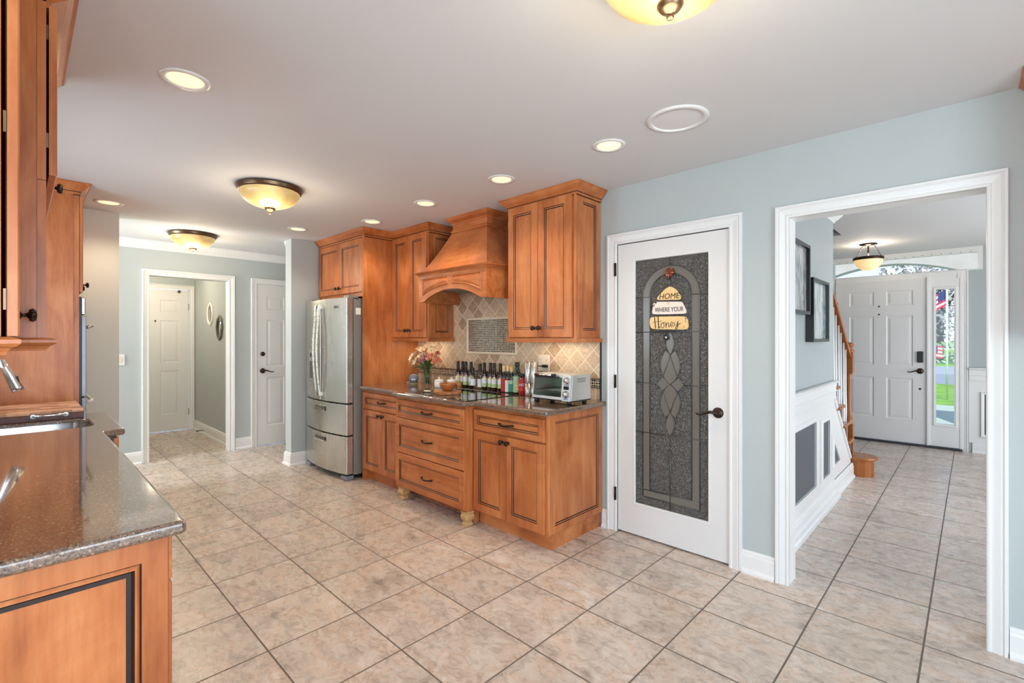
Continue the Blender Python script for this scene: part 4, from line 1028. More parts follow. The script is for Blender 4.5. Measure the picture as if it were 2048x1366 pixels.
# tall oven cabinet ------------------------------------------------------------
TX = -4.45
tc_ = empty('oven_cabinet', 'tall maple oven cabinet with flat side standing beyond the sink', 'cabinet', (-4.85, 0, 0))
mb = MB(); mb.box(-5.255, TX, LY, .292, .105, .45); mb.box(-5.255, TX, LY, .292, 1.67, 2.38); mb.box(-5.255, -5.235, LY, .292, .45, 1.67); mb.box(TX - .02, TX, LY, .292, .45, 1.67); build('carcass', mb, maple, tc_)
mb = MB(); mb.box(TX, TX + .004, LY, .262, .915, 2.37); build('side_panel', mb, maple, tc_)
mb = MB(); mb.box(-5.22, -4.48, .16, .175, 0, .105); build('toe_kick', mb, maple_h, tc_)
for x in (TX - .004, TX - .405):
    mb = MB(); mb.panel((x, .313, 1.69), NX, ZU, YU, .397, .66, .019, door_rings(.055)); build('door', mb, WD, tc_)
knob(tc_, (TX - .365, .313, 1.745), YU); knob(tc_, (TX - .05, .313, 1.745), YU)
mb = MB(); mb.panel((TX - .004, .313, .12), NX, ZU, YU, .797, .31, .019, door_rings(.055)); build('drawer', mb, WD, tc_)
mb = MB(); mb.sweep([(-5.255, .292), (TX, .292), (TX, LY)], CCR, (0, 0, CE - .001), side=1); build('crown', mb, [maple_h, glaze], tc_)
oven_side = flat('oven_door_side', srgb(132, 134, 142), .35, .5, noise=.05)
ov = empty('wall_oven', 'stainless double wall oven seen edge-on in the tall cabinet', 'oven', (-4.85, .2, .45))
mb = MB(); mb.box(-5.23, TX - .022, -.28, .290, .455, 1.665); build('body', mb, steel_dark, ov)
mb = MB(); mb.box(-5.22, TX - .012, .305, .327, 1.535, 1.655); build('control_panel', mb, steel, ov, bevel=.006)
mb = MB(); mb.box(-5.225, TX - .008, .2925, .304, .46, 1.66); build('gap_strip', mb, black_m, ov)  # black strip put in for the dark gap beside the oven doors
mb = MB(); mb.box(-5.22, TX - .012, .305, .330, .965, 1.525); build('door', mb, oven_side, ov, bevel=.003)
mb = MB(); mb.box(-5.22, TX - .012, .305, .330, .465, .955); build('door', mb, oven_side, ov, bevel=.003)
for z, dz in ((1.455, 0), (.925, 0)):
    mb = MB(); ax, bx = TX - .06, -5.17
    mb.tube([(ax, .328, z - .012), (ax, .352, z), (ax, .362, z + .003), (ax - .03, .366, z + .003), (bx + .03, .366, z + .003), (bx, .362, z + .003), (bx, .352, z), (bx, .328, z - .012)], .011, 12); build('handle', mb, white_cer if z < 1 else steel, ov)

# upper cabinets on the left -----------------------------------------------------
cab = empty('wall_cabinet', 'nearest maple wall cabinet on the left with its tan door edge and knob', 'cabinet', (-1.7, -.17, 1.34))
carcass(cab, -1.975, -1.44, LY, -.025, 1.375, 2.38)
mb = MB(); mb.panel((-1.442, .002, 1.375), NX, ZU, YU, .262, .99, .0185, door_rings(.055)); build('door', mb, WD, cab)
mb = MB(); mb.panel((-1.708, .002, 1.375), NX, ZU, YU, .264, .99, .0185, door_rings(.055)); build('door', mb, WD, cab)
knob(cab, (-1.945, .002, 1.437), YU)
mb = MB()
for z in (1.452, 1.82):
    mb = MB(); mb.box(-1.4415, -1.4385, -.022, -.0175, z - .022, z + .022); build('hinge', mb, bsteel, cab)
LR = [(-.02, .038), (-.02, 0), (.004, 0), (.006, .006), (.012, .014), (.02, .018), (.026, .024), (.026, .032), (.018, .036), (.010, .038)]
mb = MB(); mb.sweep([(-1.975, -.022), (-1.44, -.022), (-1.44, LY)], LR, (0, 0, 1.336), side=1); build('light_rail', mb, maple_h, cab)
mb = MB(); mb.sweep([(-1.99, -.025), (-1.44, -.025), (-1.44, LY)], CCR, (0, 0, CE - .001), side=1); build('crown', mb, [maple_h, glaze], cab)
cab = empty('wall_cabinet', 'deeper maple wall cabinet on the left with hinged door below the crown', 'cabinet', (-2.38, -.13, 1.34))
BX0, BX1 = -2.755, -2.0
carcass(cab, BX0, BX1, LY, .038, 1.365, 2.38); mb = MB(); mb.box(BX0, BX1 + .002, .0385, .058, 1.845, 2.38); mb.box(BX0, BX1 + .002, .0385, .058, 1.365, 1.843); build('face_frame', mb, maple, cab)
for x, w_ in ((BX1 + .003, .508), (BX1 - .509, .242)):
    mb = MB(); mb.panel((x, .082, 1.862), NX, ZU, YU, w_, .51, .018, door_rings(.055)); build('door', mb, WD, cab)
knob(cab, (BX1 - .47, .082, 1.933), YU)
mb = MB()
for z in (1.965, 2.29):
    mb = MB(); mb.box(BX1 - .002, BX1 + .003, .058, .063, z - .022, z + .022); build('hinge', mb, bsteel, cab)
mb = MB(); mb.sweep([(BX0, .055), (BX1, .055), (BX1, LY)], LR, (0, 0, 1.334), side=1); build('light_rail', mb, maple_h, cab)
mb = MB(); mb.sweep([(BX0, LY), (BX0, .058), (BX1, .058), (BX1, .0)], [(o * 1.2, c) for o, c in CCR], (0, 0, CE - .001), side=-1 if False else 1) if False else mb.sweep([(BX0, .058), (BX1 + .0, .058)], [(o * 1.2, c) for o, c in CCR], (0, 0, CE - .001), side=1); build('crown', mb, [maple_h, glaze], cab)
task(-2.65, -2.1, -.08, 'slim task light hidden under the deeper left wall cabinet', 1.348)

# ------------------------------------------------------------------ foyer: wainscot wall and staircase
mb = MB(); SX = -.87
# low wall below the open stair, its top edge follows the flight
stepz = [.19 * k for k in range(0, 14)]; RUN = .232; Y1 = 5.97   # riser of the first step
def nose(k): return Y1 - RUN * (k - 1)        # y of riser of step k (k>=1)
poly = [(SX, 4.921, .0), (SX, 5.75, .0), (SX, 5.75, .155)]
for k in range(2, 6):
    poly += [(SX, min(nose(k), 5.75), .19 * (k - 1) - .035), (SX, min(nose(k), 5.75) - .001, .19 * k - .035)]
poly += [(SX, 4.921, .19 * 5 - .035)]
st = empty('staircase', 'oak and white staircase with turned newel rising behind the foyer wall', 'staircase', (-1.4, 5.4, 0))
mb.prism(poly, (-.03, 0, 0)); build('stringer', mb, trim_m, st)
mb = MB()
for k in range(2, 13):
    y = nose(k)
    if y < 3.3: break
    mb.box(-1.94, SX - (.031 if y > 4.92 else .122), y - .012, y, .19 * (k - 1), .19 * k - .03)
build('riser', mb, trim_m, st)
for k in range(2, 13):
    y = nose(k)
    if y - RUN < 3.3: break
    x1 = SX + .032 if y - RUN > 4.7 else SX - .122
    mb = MB(); mb.box(-1.94, x1, max(y - RUN - .002, 4.922) if y - RUN > 4.7 else y - RUN - .002, y + .028, .19 * k - .03, .19 * k); build('tread', mb, oak, st, bevel=.012)
# bullnose starting step
def bull(y0, y1, xe, z0, z1, r, name, mat, bev):
    mb = MB(); pts = [(-1.94, y0, z0), (-1.94, y1, z0)]
    for k in range(13): a = math.radians(90 - 180 * k / 12); pts.append((xe - r + r * math.cos(a), (y0 + y1) / 2 + (y1 - y0) / 2 * math.sin(a), z0))
    mb.prism(pts, (0, 0, z1 - z0)); return build(name, mb, mat, st, bevel=bev)
bull(5.77, 6.02, -.70, 0, .16, .12, 'riser', oak, 0); bull(5.75, 6.05, -.665, .16, .19, .14, 'tread', oak, .012)
for k in range(2, 6):
    y = nose(k) - .02; z = .19 * k - .035; mb = MB()
    mb.prism([(SX + .001, y + .02, z), (SX + .001, y - .17, z), (SX + .001, y - .13, z - .03), (SX + .001, y - .09, z - .035), (SX + .001, y - .05, z - .07), (SX + .001, y + .0, z - .085), (SX + .001, y + .02, z - .13)], (.007, 0, 0)); build('scroll_bracket', mb, walnut, st, bevel=.002)
nx, ny = -.905, 5.85
mb = MB(); mb.box(nx - .042, nx + .042, ny - .042, ny + .042, .19, .50); mb.lathe([(.04, .50), (.04, .515), (.030, .53), (.036, .56), (.030, .62), (.024, .8), (.03, .95), (.034, .985), (.026, 1.0), (.038, 1.01), (.04, 1.02)], (nx, ny, 0), 20)
mb.box(nx - .042, nx + .042, ny - .042, ny + .042, 1.02, 1.235); mb.lathe([(.052, 1.235), (.054, 1.245), (.03, 1.262), (.026, 1.275), (.045, 1.29), (.05, 1.305), (.035, 1.325), (.002, 1.332)], (nx, ny, 0), 20, cap=False); build('newel_post', mb, oak, st)
mb = MB(); a = V3((nx, ny - .03, 1.19)); b = V3((nx, 4.925, 1.81)); pr = [(-.03, -.03), (.03, -.03), (.034, .0), (.026, .022), (.012, .032), (-.012, .032), (-.026, .022), (-.034, 0)]
mb.prism([a + V3((p, 0, q)) for p, q in pr], b - a); build('handrail', mb, oak, st)
def bal(y):
    k = 1 + max(0, math.ceil((Y1 - y) / RUN - .001)); k = int((Y1 - y) / RUN) + 1; z0 = .19 * k; zt = 1.19 + (ny - .03 - y) * (1.81 - 1.19) / (ny - .03 - 4.925) - .03
    mb = MB(); s_ = .016; mb.box(nx - s_, nx + s_, y - s_, y + s_, z0, z0 + .16); mb.lathe([(.016, z0 + .16), (.012, z0 + .18), (.016, z0 + .26), (.012, z0 + .5), (.010, zt)], (nx, y, 0), 12); return build('baluster', mb, trim_m, st)
for y in (5.68, 5.58, 5.44, 5.34, 5.21, 5.11, 4.98): bal(y)

# wainscot on the wall: rails, framed dark panels, chair rail, base
wz = .735
mb = MB(); mb.box(SX, SX + .010, 3.095, 4.918, 0, 1.0); mb.box(SX + .0005, SX + .010, 4.9185, 5.74, 0, .12)
struct('trim_14', mb, trim_m)
ws = empty('wainscot_panelling', 'white wainscot frames with dark slate panels on the foyer wall', 'wainscot', (SX, 4.2, 0))
def pframe(pts, name='panel_frame'):
    mb = MB(); mb.sweep(pts, [(0, 0), (0, .018), (-.006, .022), (-.014, .016), (-.024, .012), (-.03, .004), (-.03, 0)], (SX + .010, 0, 0), YU, ZU, XU, closed=True, side=1); build(name, mb, trim_m, ws)
    mb = MB(); mb.prism([(SX + .0105, a, b) for a, b in pts], (.002, 0, 0)); build('dark_panel', mb, panel_dark, ws)
pframe([(3.30, .255), (4.17, .255), (4.17, .742), (3.30, .742)]); pframe([(4.39, .255), (4.645, .255), (4.645, .70), (4.39, .70)])
mb = MB(); tri = [(4.815, .29), (5.07, .29), (4.815, .49)]
pframe(tri)
CH = [(0, 0), (.012, 0), (.014, .012), (.010, .018), (.010, .06), (.016, .066), (.016, .074), (.012, .08), (.012, .128), (.024, .134), (.034, .142), (.036, .152), (.03, .156), (0, .156)]
mb = MB(); mb.sweep([(SX + .010, 3.10), (SX + .010, 4.918), (SX - .02, 4.918)], CH, (0, 0, .85), side=-1); build('chair_rail', mb, trim_m, ws)
mb = MB(); mb.sweep([(SX + .010, 3.10), (SX + .010, 5.745)], BB, side=-1); build('base_rail', mb, trim_m, ws)
mb = MB(); mb.sweep([(SX + .026, 3.10), (SX + .026, 4.93)], [(0, 0), (.03, 0), (.03, .03), (.022, .042), (0, .045)], side=-1); build('base_shoe', mb, trim_m, ws)
mb = MB(); mb.sweep([(4.95, .86), (5.70, .21)], [(0, 0), (0, .014), (.01, .018), (.03, .012), (.034, 0)], (SX, 0, 0), YU, ZU, XU, side=-1); build('sloped_rail', mb, trim_m, ws)
# front wall wainscot right of the sidelight
ws2 = empty('wainscot_panelling', 'white wainscot with a dark panel on the front wall beside the sidelight', 'wainscot', (.5, FY, 0))
mb = MB(); mb.box(-.03, 1.9, FY - .010, FY - .0005, .12, 1.0); build('backing', mb, trim_m, ws2)
mb = MB(); mb.sweep([(-.03, FY - .010), (1.9, FY - .010)], CH, (0, 0, .86), side=-1); build('chair_rail', mb, trim_m, ws2)
mb = MB(); mb.sweep([(.075, .20), (.75, .20), (.75, .73), (.075, .73)], [(0, 0), (0, .018), (-.014, .016), (-.024, .012), (-.03, 0)], (0, FY - .010, 0), XU, ZU, NY, closed=True, side=-1); build('panel_frame', mb, trim_m, ws2)
mb = MB(); mb.box(.075, .75, FY - .0125, FY - .0105, .20, .73); build('dark_panel', mb, panel_dark, ws2)

# framed pictures
def picture(y0, y1, z0, z1, label, c1, c2, name):
    t = empty('picture_frame', label, 'picture', (SX + .02, (y0 + y1) / 2, (z0 + z1) / 2))
    mb = MB(); mb.sweep([(y0, z0), (y1, z0), (y1, z1), (y0, z1)], [(0, 0), (0, .05), (.022, .05), (.025, .02), (.025, 0)], (SX + .001, 0, 0), YU, ZU, XU, closed=True, side=1); build('frame', mb, flat(name + '_frame', srgb(34, 34, 36), .25, noise=.1), t)
    m, n, l, p = newmat(name); tc = n.new('ShaderNodeTexCoord')
    a = noise(n, l, mapping(n, l, tc.outputs['Object'], (1, 6, 2)), 2.2, 5, 1.5)
    l.new(ramp(n, l, a, [(.35, c1), (.5, c2), (.65, srgb(214, 214, 210))]), p.inputs['Base Color']); p.inputs['Roughness'].default_value = .05; p.inputs['Coat Weight'].default_value = 1; p.inputs['Coat Roughness'].default_value = .01
    mb = MB(); mb.box(SX + .001, SX + .03, y0 + .02, y1 - .02, z0 + .02, z1 - .02); build('print', mb, m, t)
picture(3.32, 3.875, 1.535, 2.02, 'black framed grey print nearest the opening on the foyer wall', srgb(120, 122, 124), srgb(170, 172, 172), 'grey_print')
picture(3.965, 4.49, 1.343, 1.81, 'thick black frame with glossy colourful glass lower on the foyer wall', srgb(96, 130, 110), srgb(170, 190, 200), 'glossy_print')

# oval mirrors in the hall
def mirror(x, z, label, mat):
    t = empty('oval_mirror', label, 'mirror', (x, 1.86, z)); mb = MB(); n = 40; pr = [(.0, 0), (.012, .010), (.03, .016), (.048, .010), (.052, 0)]; secs = []
    for k in range(n):
        a = 2 * math.pi * k / n; wob = 1 + .03 * math.cos(8 * a); secs.append([mb.bm.verts.new((x + (.095 + o) * wob * math.cos(a), 1.859 - d, z + (.115 + o) * wob * math.sin(a))) for o, d in pr])
    for k in range(n):
        a, b = secs[k], secs[(k + 1) % n]
        for j in range(len(pr)): f = mb.bm.faces.new((a[j], a[(j + 1) % len(pr)], b[(j + 1) % len(pr)], b[j])); f.smooth = True
    build('carved_frame', mb, mat, t)
    mb = MB(); mb.lathe([(.001, 0), (.10, 0), (.10, -.004), (.001, -.004)], (x, 1.858, z), 32, axis='Y', cap=False); o = build('mirror_glass', mb, chrome, t); 
mirror(-7.646, 1.706, 'cream framed oval mirror, the upper of the two in the hall', white_cer)
mirror(-7.195, 1.508, 'dark bronze framed oval mirror, the lower of the two in the hall', flat('aged_bronze_frame', srgb(96, 90, 74), .4, .3, noise=.2, nscale=40))
t = empty('door_stop', 'small dark spring door stop on the hall baseboard', 'door stop', (-7.93, 1.845, .05)); mb = MB(); mb.tube([(-7.93, 1.843, .05), (-7.93, 1.77, .05)], .005, 8); build('rod', mb, bronze, t); mb = MB(); mb.sphere((-7.93, 1.765, .05), .011, 8); build('bumper', mb, black_m, t)
t = empty('light_switch', 'white light switch plate partly hidden left of the cased hall opening', 'light switch', (-6.518, .75, 1.14)); mb = MB(); mb.box(-6.519, -6.512, .705, .79, 1.08, 1.20); build('plate', mb, trim_m, t, bevel=.003); mb = MB(); mb.box(-6.512, -6.508, .735, .76, 1.11, 1.17); build('rocker', mb, plate_m, t)

# ------------------------------------------------------------------ things on the cooktop wall counter
CT = .914
def facing(x, y): return math.atan2(-y, -x)
# outlet and plug
t = empty('outlet', 'ivory double outlet plate on the tile above the toaster oven', 'outlet', (-2.49, 2.955, 1.17))
mb = MB(); mb.box(-2.552, -2.431, 2.948, 2.956, 1.105, 1.238); build('plate', mb, plate_m, t, bevel=.004)
for x in (-2.525, -2.458):
    mb = MB(); mb.box(x - .018, x + .018, 2.946, 2.949, 1.122, 1.222); s_ = build('socket', mb, plate_m, t, bevel=.002)
    for z in (1.148, 1.196):
        mb = MB(); mb.box(x - .008, x - .006, 2.9452, 2.9462, z - .005, z + .006); mb.box(x + .006, x + .008, 2.9452, 2.9462, z - .005, z + .006); mb.box(x - .0015, x + .0015, 2.9452, 2.9462, z - .012, z - .008); build('slot', mb, dark_m, s_)
t = empty('power_cord', 'black plug and cord running from the outlet down behind the toaster oven', 'cord', (-2.46, 2.93, 1.14))
mb = MB(); mb.box(-2.49, -2.44, 2.918, 2.945, 1.136, 1.158); build('plug', mb, black_m, t, bevel=.005)
mb = MB(); mb.tube([(-2.47, 2.92, 1.145), (-2.52, 2.90, 1.147), (-2.545, 2.89, 1.12), (-2.54, 2.89, 1.06), (-2.50, 2.90, .96), (-2.42, 2.91, .921), (-2.32, 2.88, .921)], .0035, 8); build('cable', mb, black_m, t)

# toaster oven ------------------------------------------------------------
t = empty('toaster_oven', 'silver countertop toaster oven with two dials by the outlet', 'toaster oven', (-2.11, 2.68, CT))
silver = flat('silver_paint', srgb(196, 194, 190), .3, .55, noise=.02, nscale=30)
X0, X1, Yf, Yb, Z0, Z1, XP = -2.285, -1.932, 2.572, 2.80, .945, 1.118, -2.012
def side(x0, x1, yo=0, name='body', mat=silver, solid=True):
    mb = MB(); mb.prism([(x0, Yf + yo, Z0), (x0, Yf + .022 + yo, Z1), (x0, Yb, Z1), (x0, Yb, Z0)], (x1 - x0, 0, 0)); return build(name, mb, mat, t, bevel=.006)
side(X1 - .010, X1, -.002, 'side_panel'); side(X0, X0 + .008, 0, 'side_panel')
mb = MB(); mb.box(X0, X1, Yf + .022, Yb, Z1 - .004, Z1 + .002); mb.box(X0 + .002, X1 - .002, Yb - .006, Yb, Z0, Z1); build('top_shell', mb, silver, t, bevel=.002)
mb = MB(); mb.box(X0 + .002, X1 - .002, Yf + .004, Yb, Z0 - .006, Z0 + .012); build('base', mb, black_m, t)
mb = MB(); mb.prism([(XP, Yf - .006, Z0 - .003), (XP, Yf + .014, Z1 + .001), (XP, Yb, Z1), (XP, Yb, Z0)], (X1 - XP - .009, 0, 0)); build('control_panel', mb, silver, t, bevel=.003)
mb = MB(); mb.box(X0 + .008, XP, Yb - .010, Yb - .006, Z0 + .01, Z1 - .004); mb.box(X0 + .008, XP, Yf + .03, Yb - .01, Z0 + .012, Z0 + .014); build('cavity', mb, flat('oven_cavity', srgb(176, 182, 170), .35, .4, noise=.05), t)
mb = MB()
for k in range(12): y = Yf + .04 + k * .016; mb.tube([(X0 + .012, y, 1.005), (XP - .004, y, 1.005)], .0013, 5)
mb.tube([(X0 + .012, Yf + .035, 1.005), (XP - .004, Yf + .035, 1.005)], .0025, 6); build('wire_rack', mb, chrome, t)
def sl_(x, z, d=0): f = (z - Z0) / (Z1 - Z0); return (x, Yf + .022 * f - .003 - d, z)
mb = MB()
for a in ((X0 + .004, XP - .001, Z0 + .004, Z0 + .022), (X0 + .004, XP - .001, Z1 - .020, Z1 - .002), (X0 + .004, X0 + .014, Z0 + .022, Z1 - .02), (XP - .008, XP - .001, Z0 + .022, Z1 - .02)):
    mb.prism([sl_(a[0], a[2]), sl_(a[1], a[2]), sl_(a[1], a[3]), sl_(a[0], a[3])], (0, .006, 0))
dr = build('door', mb, silver, t)
mb = MB(); mb.prism([sl_(X0 + .014, Z0 + .022, -.002), sl_(XP - .008, Z0 + .022, -.002), sl_(XP - .008, Z1 - .02, -.002), sl_(X0 + .014, Z1 - .02, -.002)], (0, .002, 0)); build('door_glass', mb, oven_glass, dr)
mb = MB(); mb.tube([(X0 + .045, Yf - .016, Z1 - .003), (XP - .075, Yf - .016, Z1 - .003)], .009, 12); hb = build('handle', mb, chrome, dr)
mb = MB(); mb.box(X0 + .05, XP - .03, Yf - .022, Yf + .012, Z1 - .020, Z1 - .012); mb.box(XP - .075, XP - .062, Yf - .026, Yf + .015, Z1 - .018, Z1 + .006); build('handle_grip', mb, black_m, dr)
for z, y in ((1.082, Yf + .010), (.990, Yf - .002)):
    x = -1.975; mb = MB(); mb.lathe([(.0225, 0), (.0225, -.006), (.019, -.009), (.017, -.022), (.014, -.024), (.001, -.024)], (x, y, z), 24, axis='Y', cap=False); mb.box(x - .0025, x + .0025, y - .028, y - .02, z - .016, z + .016); build('dial', mb, chrome, t)
mb = MB(); mb.box(-1.995, -1.957, Yf - .004, Yf + .010, 1.022, 1.045); build('display', mb, black_m, t); mb = MB(); mb.box(-1.995, -1.955, Yf - .001, Yf + .010, 1.052, 1.056); build('button_bar', mb, black_m, t)
mb = MB()
for r_ in range(2):
    for k in range(9): mb.box(X1 - .0005, X1 + .001, 2.64 + k * .011, 2.645 + k * .011, 1.068 + r_ * .017, 1.082 + r_ * .017)
build('vent_slots', mb, flat('vent_slot_grey', srgb(120, 118, 116), .5, noise=.05), t)
text('logo', 'BLACK+\nDECKER', (-1.975, Yf - .0085, .961), .009, flat('logo_blue', srgb(96, 104, 160), .4, noise=.02), t)
for x, y in ((X0 + .03, Yf + .02), (X1 - .035, Yf + .02), (X0 + .03, Yb - .03), (X1 - .035, Yb - .03)):
    mb = MB(); mb.lathe([(.012, CT + .0005), (.016, CT + .004), (.018, .930), (.018, Z0 - .005)], (x, y, 0), 16); build('foot', mb, black_m, t)

# bottles ----------------------------------------------------------------------
gl_oil = flat('dark_oil_bottle_glass', srgb(40, 22, 12), .04, noise=.2, nscale=10, coat=.5)
gl_grn = flat('green_bottle_glass', srgb(22, 44, 24), .04, noise=.2, nscale=10, coat=.5)
gl_clr = m_glass('clear_bottle_glass', (.86, .9, .87, 1))
cap_k = flat('black_foil_cap', srgb(34, 34, 36), .35, noise=.15); cap_c = flat('cream_cap', srgb(222, 192, 138), .4, noise=.05)
L_ = lambda nm, c: flat(nm, c, .5, noise=.03, nscale=60)
l_white, l_green, l_yel, l_red, l_pur = L_('label_white', srgb(226, 226, 228)), L_('label_sage', srgb(178, 196, 140)), L_('label_yellow', srgb(226, 220, 150)), L_('label_red', srgb(190, 44, 36)), L_('label_plum', srgb(120, 70, 92))
l_teal, l_lime = L_('label_teal', srgb(60, 150, 120)), L_('label_pale_lime', srgb(176, 204, 160))
l_black = L_('label_print_black', srgb(40, 40, 44))
def patch(mb, c, r, z0, z1, a0, a1, mi, n=10):
    P = []
    for k in range(n + 1): a = a0 + (a1 - a0) * k / n; P.append((c[0] + r * math.cos(a), c[1] + r * math.sin(a)))
    for p, q in zip(P, P[1:]):
        f = mb.face([(p[0], p[1], z0), (q[0], q[1], z0), (q[0], q[1], z1), (p[0], p[1], z1)], mi); f.smooth = True
def bottle(x, y, H, r, glass, cap, capz, label, name, group, bands, circle=None, shoulder=.56):
    t = empty(name, label, 'bottle', (x, y, CT), group)
    if group is None and 'group' in t: del t['group']
    mb = MB(); h1 = H * shoulder; nr = r * .50
    mb.lathe([(r * .9, .0015), (r, .006), (r, h1), (r * .93, h1 + .012), (r * .6, h1 + .034), (nr, h1 + .05), (nr, H - .012)], (x, y, CT), 22); build('glass_body', mb, glass, t)
    mb = MB(); mb.lathe([(nr + .0015, H * capz), (nr + .0022, H * capz + .002), (nr + .0022, H - .003), (nr * .8, H), (.001, H)], (x, y, CT), 18, cap=False); build('cap', mb, cap, t)
    a = facing(x, y); mb = MB(); ms = []
    for z0, z1, m_ in bands:
        if m_ not in ms: ms.append(m_)
        patch(mb, (x, y), r + .0006, CT + z0 * H, CT + z1 * H, a - 1.35, a + 1.35, ms.index(m_))
    if circle:
        ms.append(circle[1]); zc = circle[0] * H + CT; R = r * .62; n = 14
        for k in range(n):
            a0, a1 = 2 * math.pi * k / n, 2 * math.pi * (k + 1) / n
            q = lambda u, v: (x + (r + .0012) * math.cos(a + u / r), y + (r + .0012) * math.sin(a + u / r), zc + v)
            mb.face([q(0, 0), q(R * math.cos(a0), R * math.sin(a0)), q(R * math.cos(a1), R * math.sin(a1))], len(ms) - 1)
    build('label', mb, ms, t); return t
BY = 2.83
vin = [(.04, .17, gl_oil), (.17, .30, l_green), (.30, .46, l_white), (.46, .53, l_pur)]
vin = [(.14, .27, l_green), (.27, .45, l_white), (.45, .52, l_pur)]
def bx(px, Y=BY):
    l = (px - 1024) / 953.4; a = math.radians(46); rx, ry = -math.cos(a) + l * math.sin(a), math.sin(a) + l * math.cos(a); return Y / ry * rx
px_oil = [916.3, 923.6, 931.8, 942.3, 969, 978.9, 988.4, 1000.8]
lab_oil = ['dark vinegar bottle with round yellow seal, first at the left end of the bottle row', 'dark vinegar bottle with yellow seal, second from the left end of the bottle row', 'dark vinegar bottle with yellow seal, third from the left end of the bottle row',
           'dark vinegar bottle with yellow seal, just left of the short clear bottle', 'dark vinegar bottle with yellow seal, just right of the tall clear bottle', 'dark vinegar bottle with yellow seal, second right of the tall clear bottle',
           'dark vinegar bottle with yellow seal, third right of the tall clear bottle', 'dark vinegar bottle with yellow seal, just left of the red labelled bottle']
for px, lb in zip(px_oil, lab_oil):
    bottle(bx(px), BY + (.012 if px in (923.6, 978.9) else 0), .245, .0245, gl_oil, cap_k, .70, lb, 'vinegar_bottle', 'dark vinegar bottles behind the cooktop', vin, (.45, l_yel))
bottle(bx(951), BY - .03, .195, .024, gl_clr, cap_k, .68, 'short clear bottle with a white label and black cap in the bottle row', 'vinegar_bottle', None, [(.2, .5, l_white)], None)
bottle(bx(960.4), BY, .232, .026, gl_clr, cap_k, .72, 'tall clear glass bottle with a black cap in the bottle row', 'vinegar_bottle', None, [(.12, .42, l_white)], None)
bottle(bx(1007.8), BY, .225, .025, gl_oil, cap_c, .80, 'bottle with a red label and cream cap in the bottle row', 'syrup_bottle', None, [(.05, .52, l_red)], None)
bottle(bx(1015.9), BY, .228, .025, gl_grn, cap_c, .80, 'bottle with a white and red label and cream cap in the bottle row', 'syrup_bottle', None, [(.05, .47, l_white), (.47, .53, l_red)], None)
bottle(bx(1024.9), BY - .01, .225, .025, gl_grn, cap_c, .80, 'green bottle with a teal label and cream cap in the bottle row', 'oil_bottle', None, [(.08, .36, l_teal), (.36, .5, l_lime)], None)
ao_ = bottle(bx(1034.5), BY, .262, .036, gl_grn, cap_k, .86, 'large green avocado oil bottle with black cap beside the red jar', 'oil_bottle', None, [(.07, .30, l_green), (.30, .56, l_lime)], (.22, l_yel), .60)
jx = bx(1045, 2.81); t = empty('sauce_jar', 'jar of red sauce with a label reading HOT beside the steel mills', 'jar', (jx, 2.81, CT))
mb = MB(); mb.lathe([(.030, .0015), (.033, .008), (.033, .125), (.028, .14), (.028, .148)], (jx, 2.81, CT), 24); build('glass_body', mb, flat('red_sauce', srgb(150, 30, 22), .06, noise=.2, coat=.5), t)
mb = MB(); mb.lathe([(.030, .148), (.031, .15), (.031, .168), (.029, .17), (.001, .17)], (jx, 2.81, CT), 24, cap=False); build('lid', mb, cap_k, t)
fa = facing(jx, 2.81); mb = MB(); patch(mb, (jx, 2.81), .0336, CT + .035, CT + .125, fa - 1.2, fa + 1.2, 0); build('label', mb, L_('label_bright_red', srgb(206, 52, 44)), t)
ux, uy = math.cos(fa), math.sin(fa); text('label_text', 'HOT', (jx + ux * .0345, 2.81 + uy * .0345, CT + .085), .026, l_white, t, rot=(90, 0, math.degrees(fa) + 90), offset=.0005)
def mill(px, y, label):
    x = bx(px, y); t = empty('steel_mill', label, 'pepper mill', (x, y, CT), 'tall steel mills'); mb = MB(); mb.lathe([(.024, 0.001), (.026, .004), (.026, .10)], (x, y, CT), 28); build('base', mb, steel, t)
    mb = MB(); mb.lathe([(.026, .102), (.0265, .105), (.0265, .262), (.022, .268), (.001, .268)], (x, y, CT), 28, cap=False); build('grinder_body', mb, steel, t)
mill(1056, 2.80, 'tall round steel mill beside the red jar'); mill(1067.5, 2.83, 'tall round steel mill, the one nearer the outlet')

# canisters, bowl, board, dish ----------------------------------------------------
def canister(x, y, label):
    t = empty('canister', label, 'canister', (x, y, CT), 'small white canisters'); mb = MB(); mb.lathe([(.036, .001), (.041, .005), (.043, .02), (.043, .058), (.041, .061)], (x, y, CT), 28); build('body', mb, white_cer, t)
    mb = MB(); mb.lathe([(.043, .062), (.044, .066), (.040, .073), (.015, .078), (.006, .08), (.006, .084), (.010, .088), (.010, .094), (.006, .097), (.001, .097)], (x, y, CT), 28, cap=False); build('lid', mb, white_cer, t)
canister(-3.545, 2.70, 'small white lidded canister nearer the flower vase'); canister(-3.455, 2.775, 'small white lidded canister beside the vinegar bottles')
t = empty('honey_jar', 'small amber jar with a pale wooden spoon behind the wooden bowl', 'jar', (-3.37, 2.80, CT)); mb = MB(); mb.lathe([(.024, .001), (.027, .005), (.027, .05), (.024, .055)], (-3.37, 2.80, CT), 20); build('glass_body', mb, flat('amber_honey', srgb(170, 104, 40), .1, noise=.1), t)
mb = MB(); mb.tube([(-3.372, 2.80, CT + .05), (-3.385, 2.79, CT + .075), (-3.36, 2.78, CT + .112)], [.004, .005, .008], 8); build('spoon', mb, tan_wood, t)
cx_, cy_ = -3.085, 2.43; t = empty('serving_board', 'round live edge wooden board lying on the cooktop', 'board', (cx_, cy_, .9195))
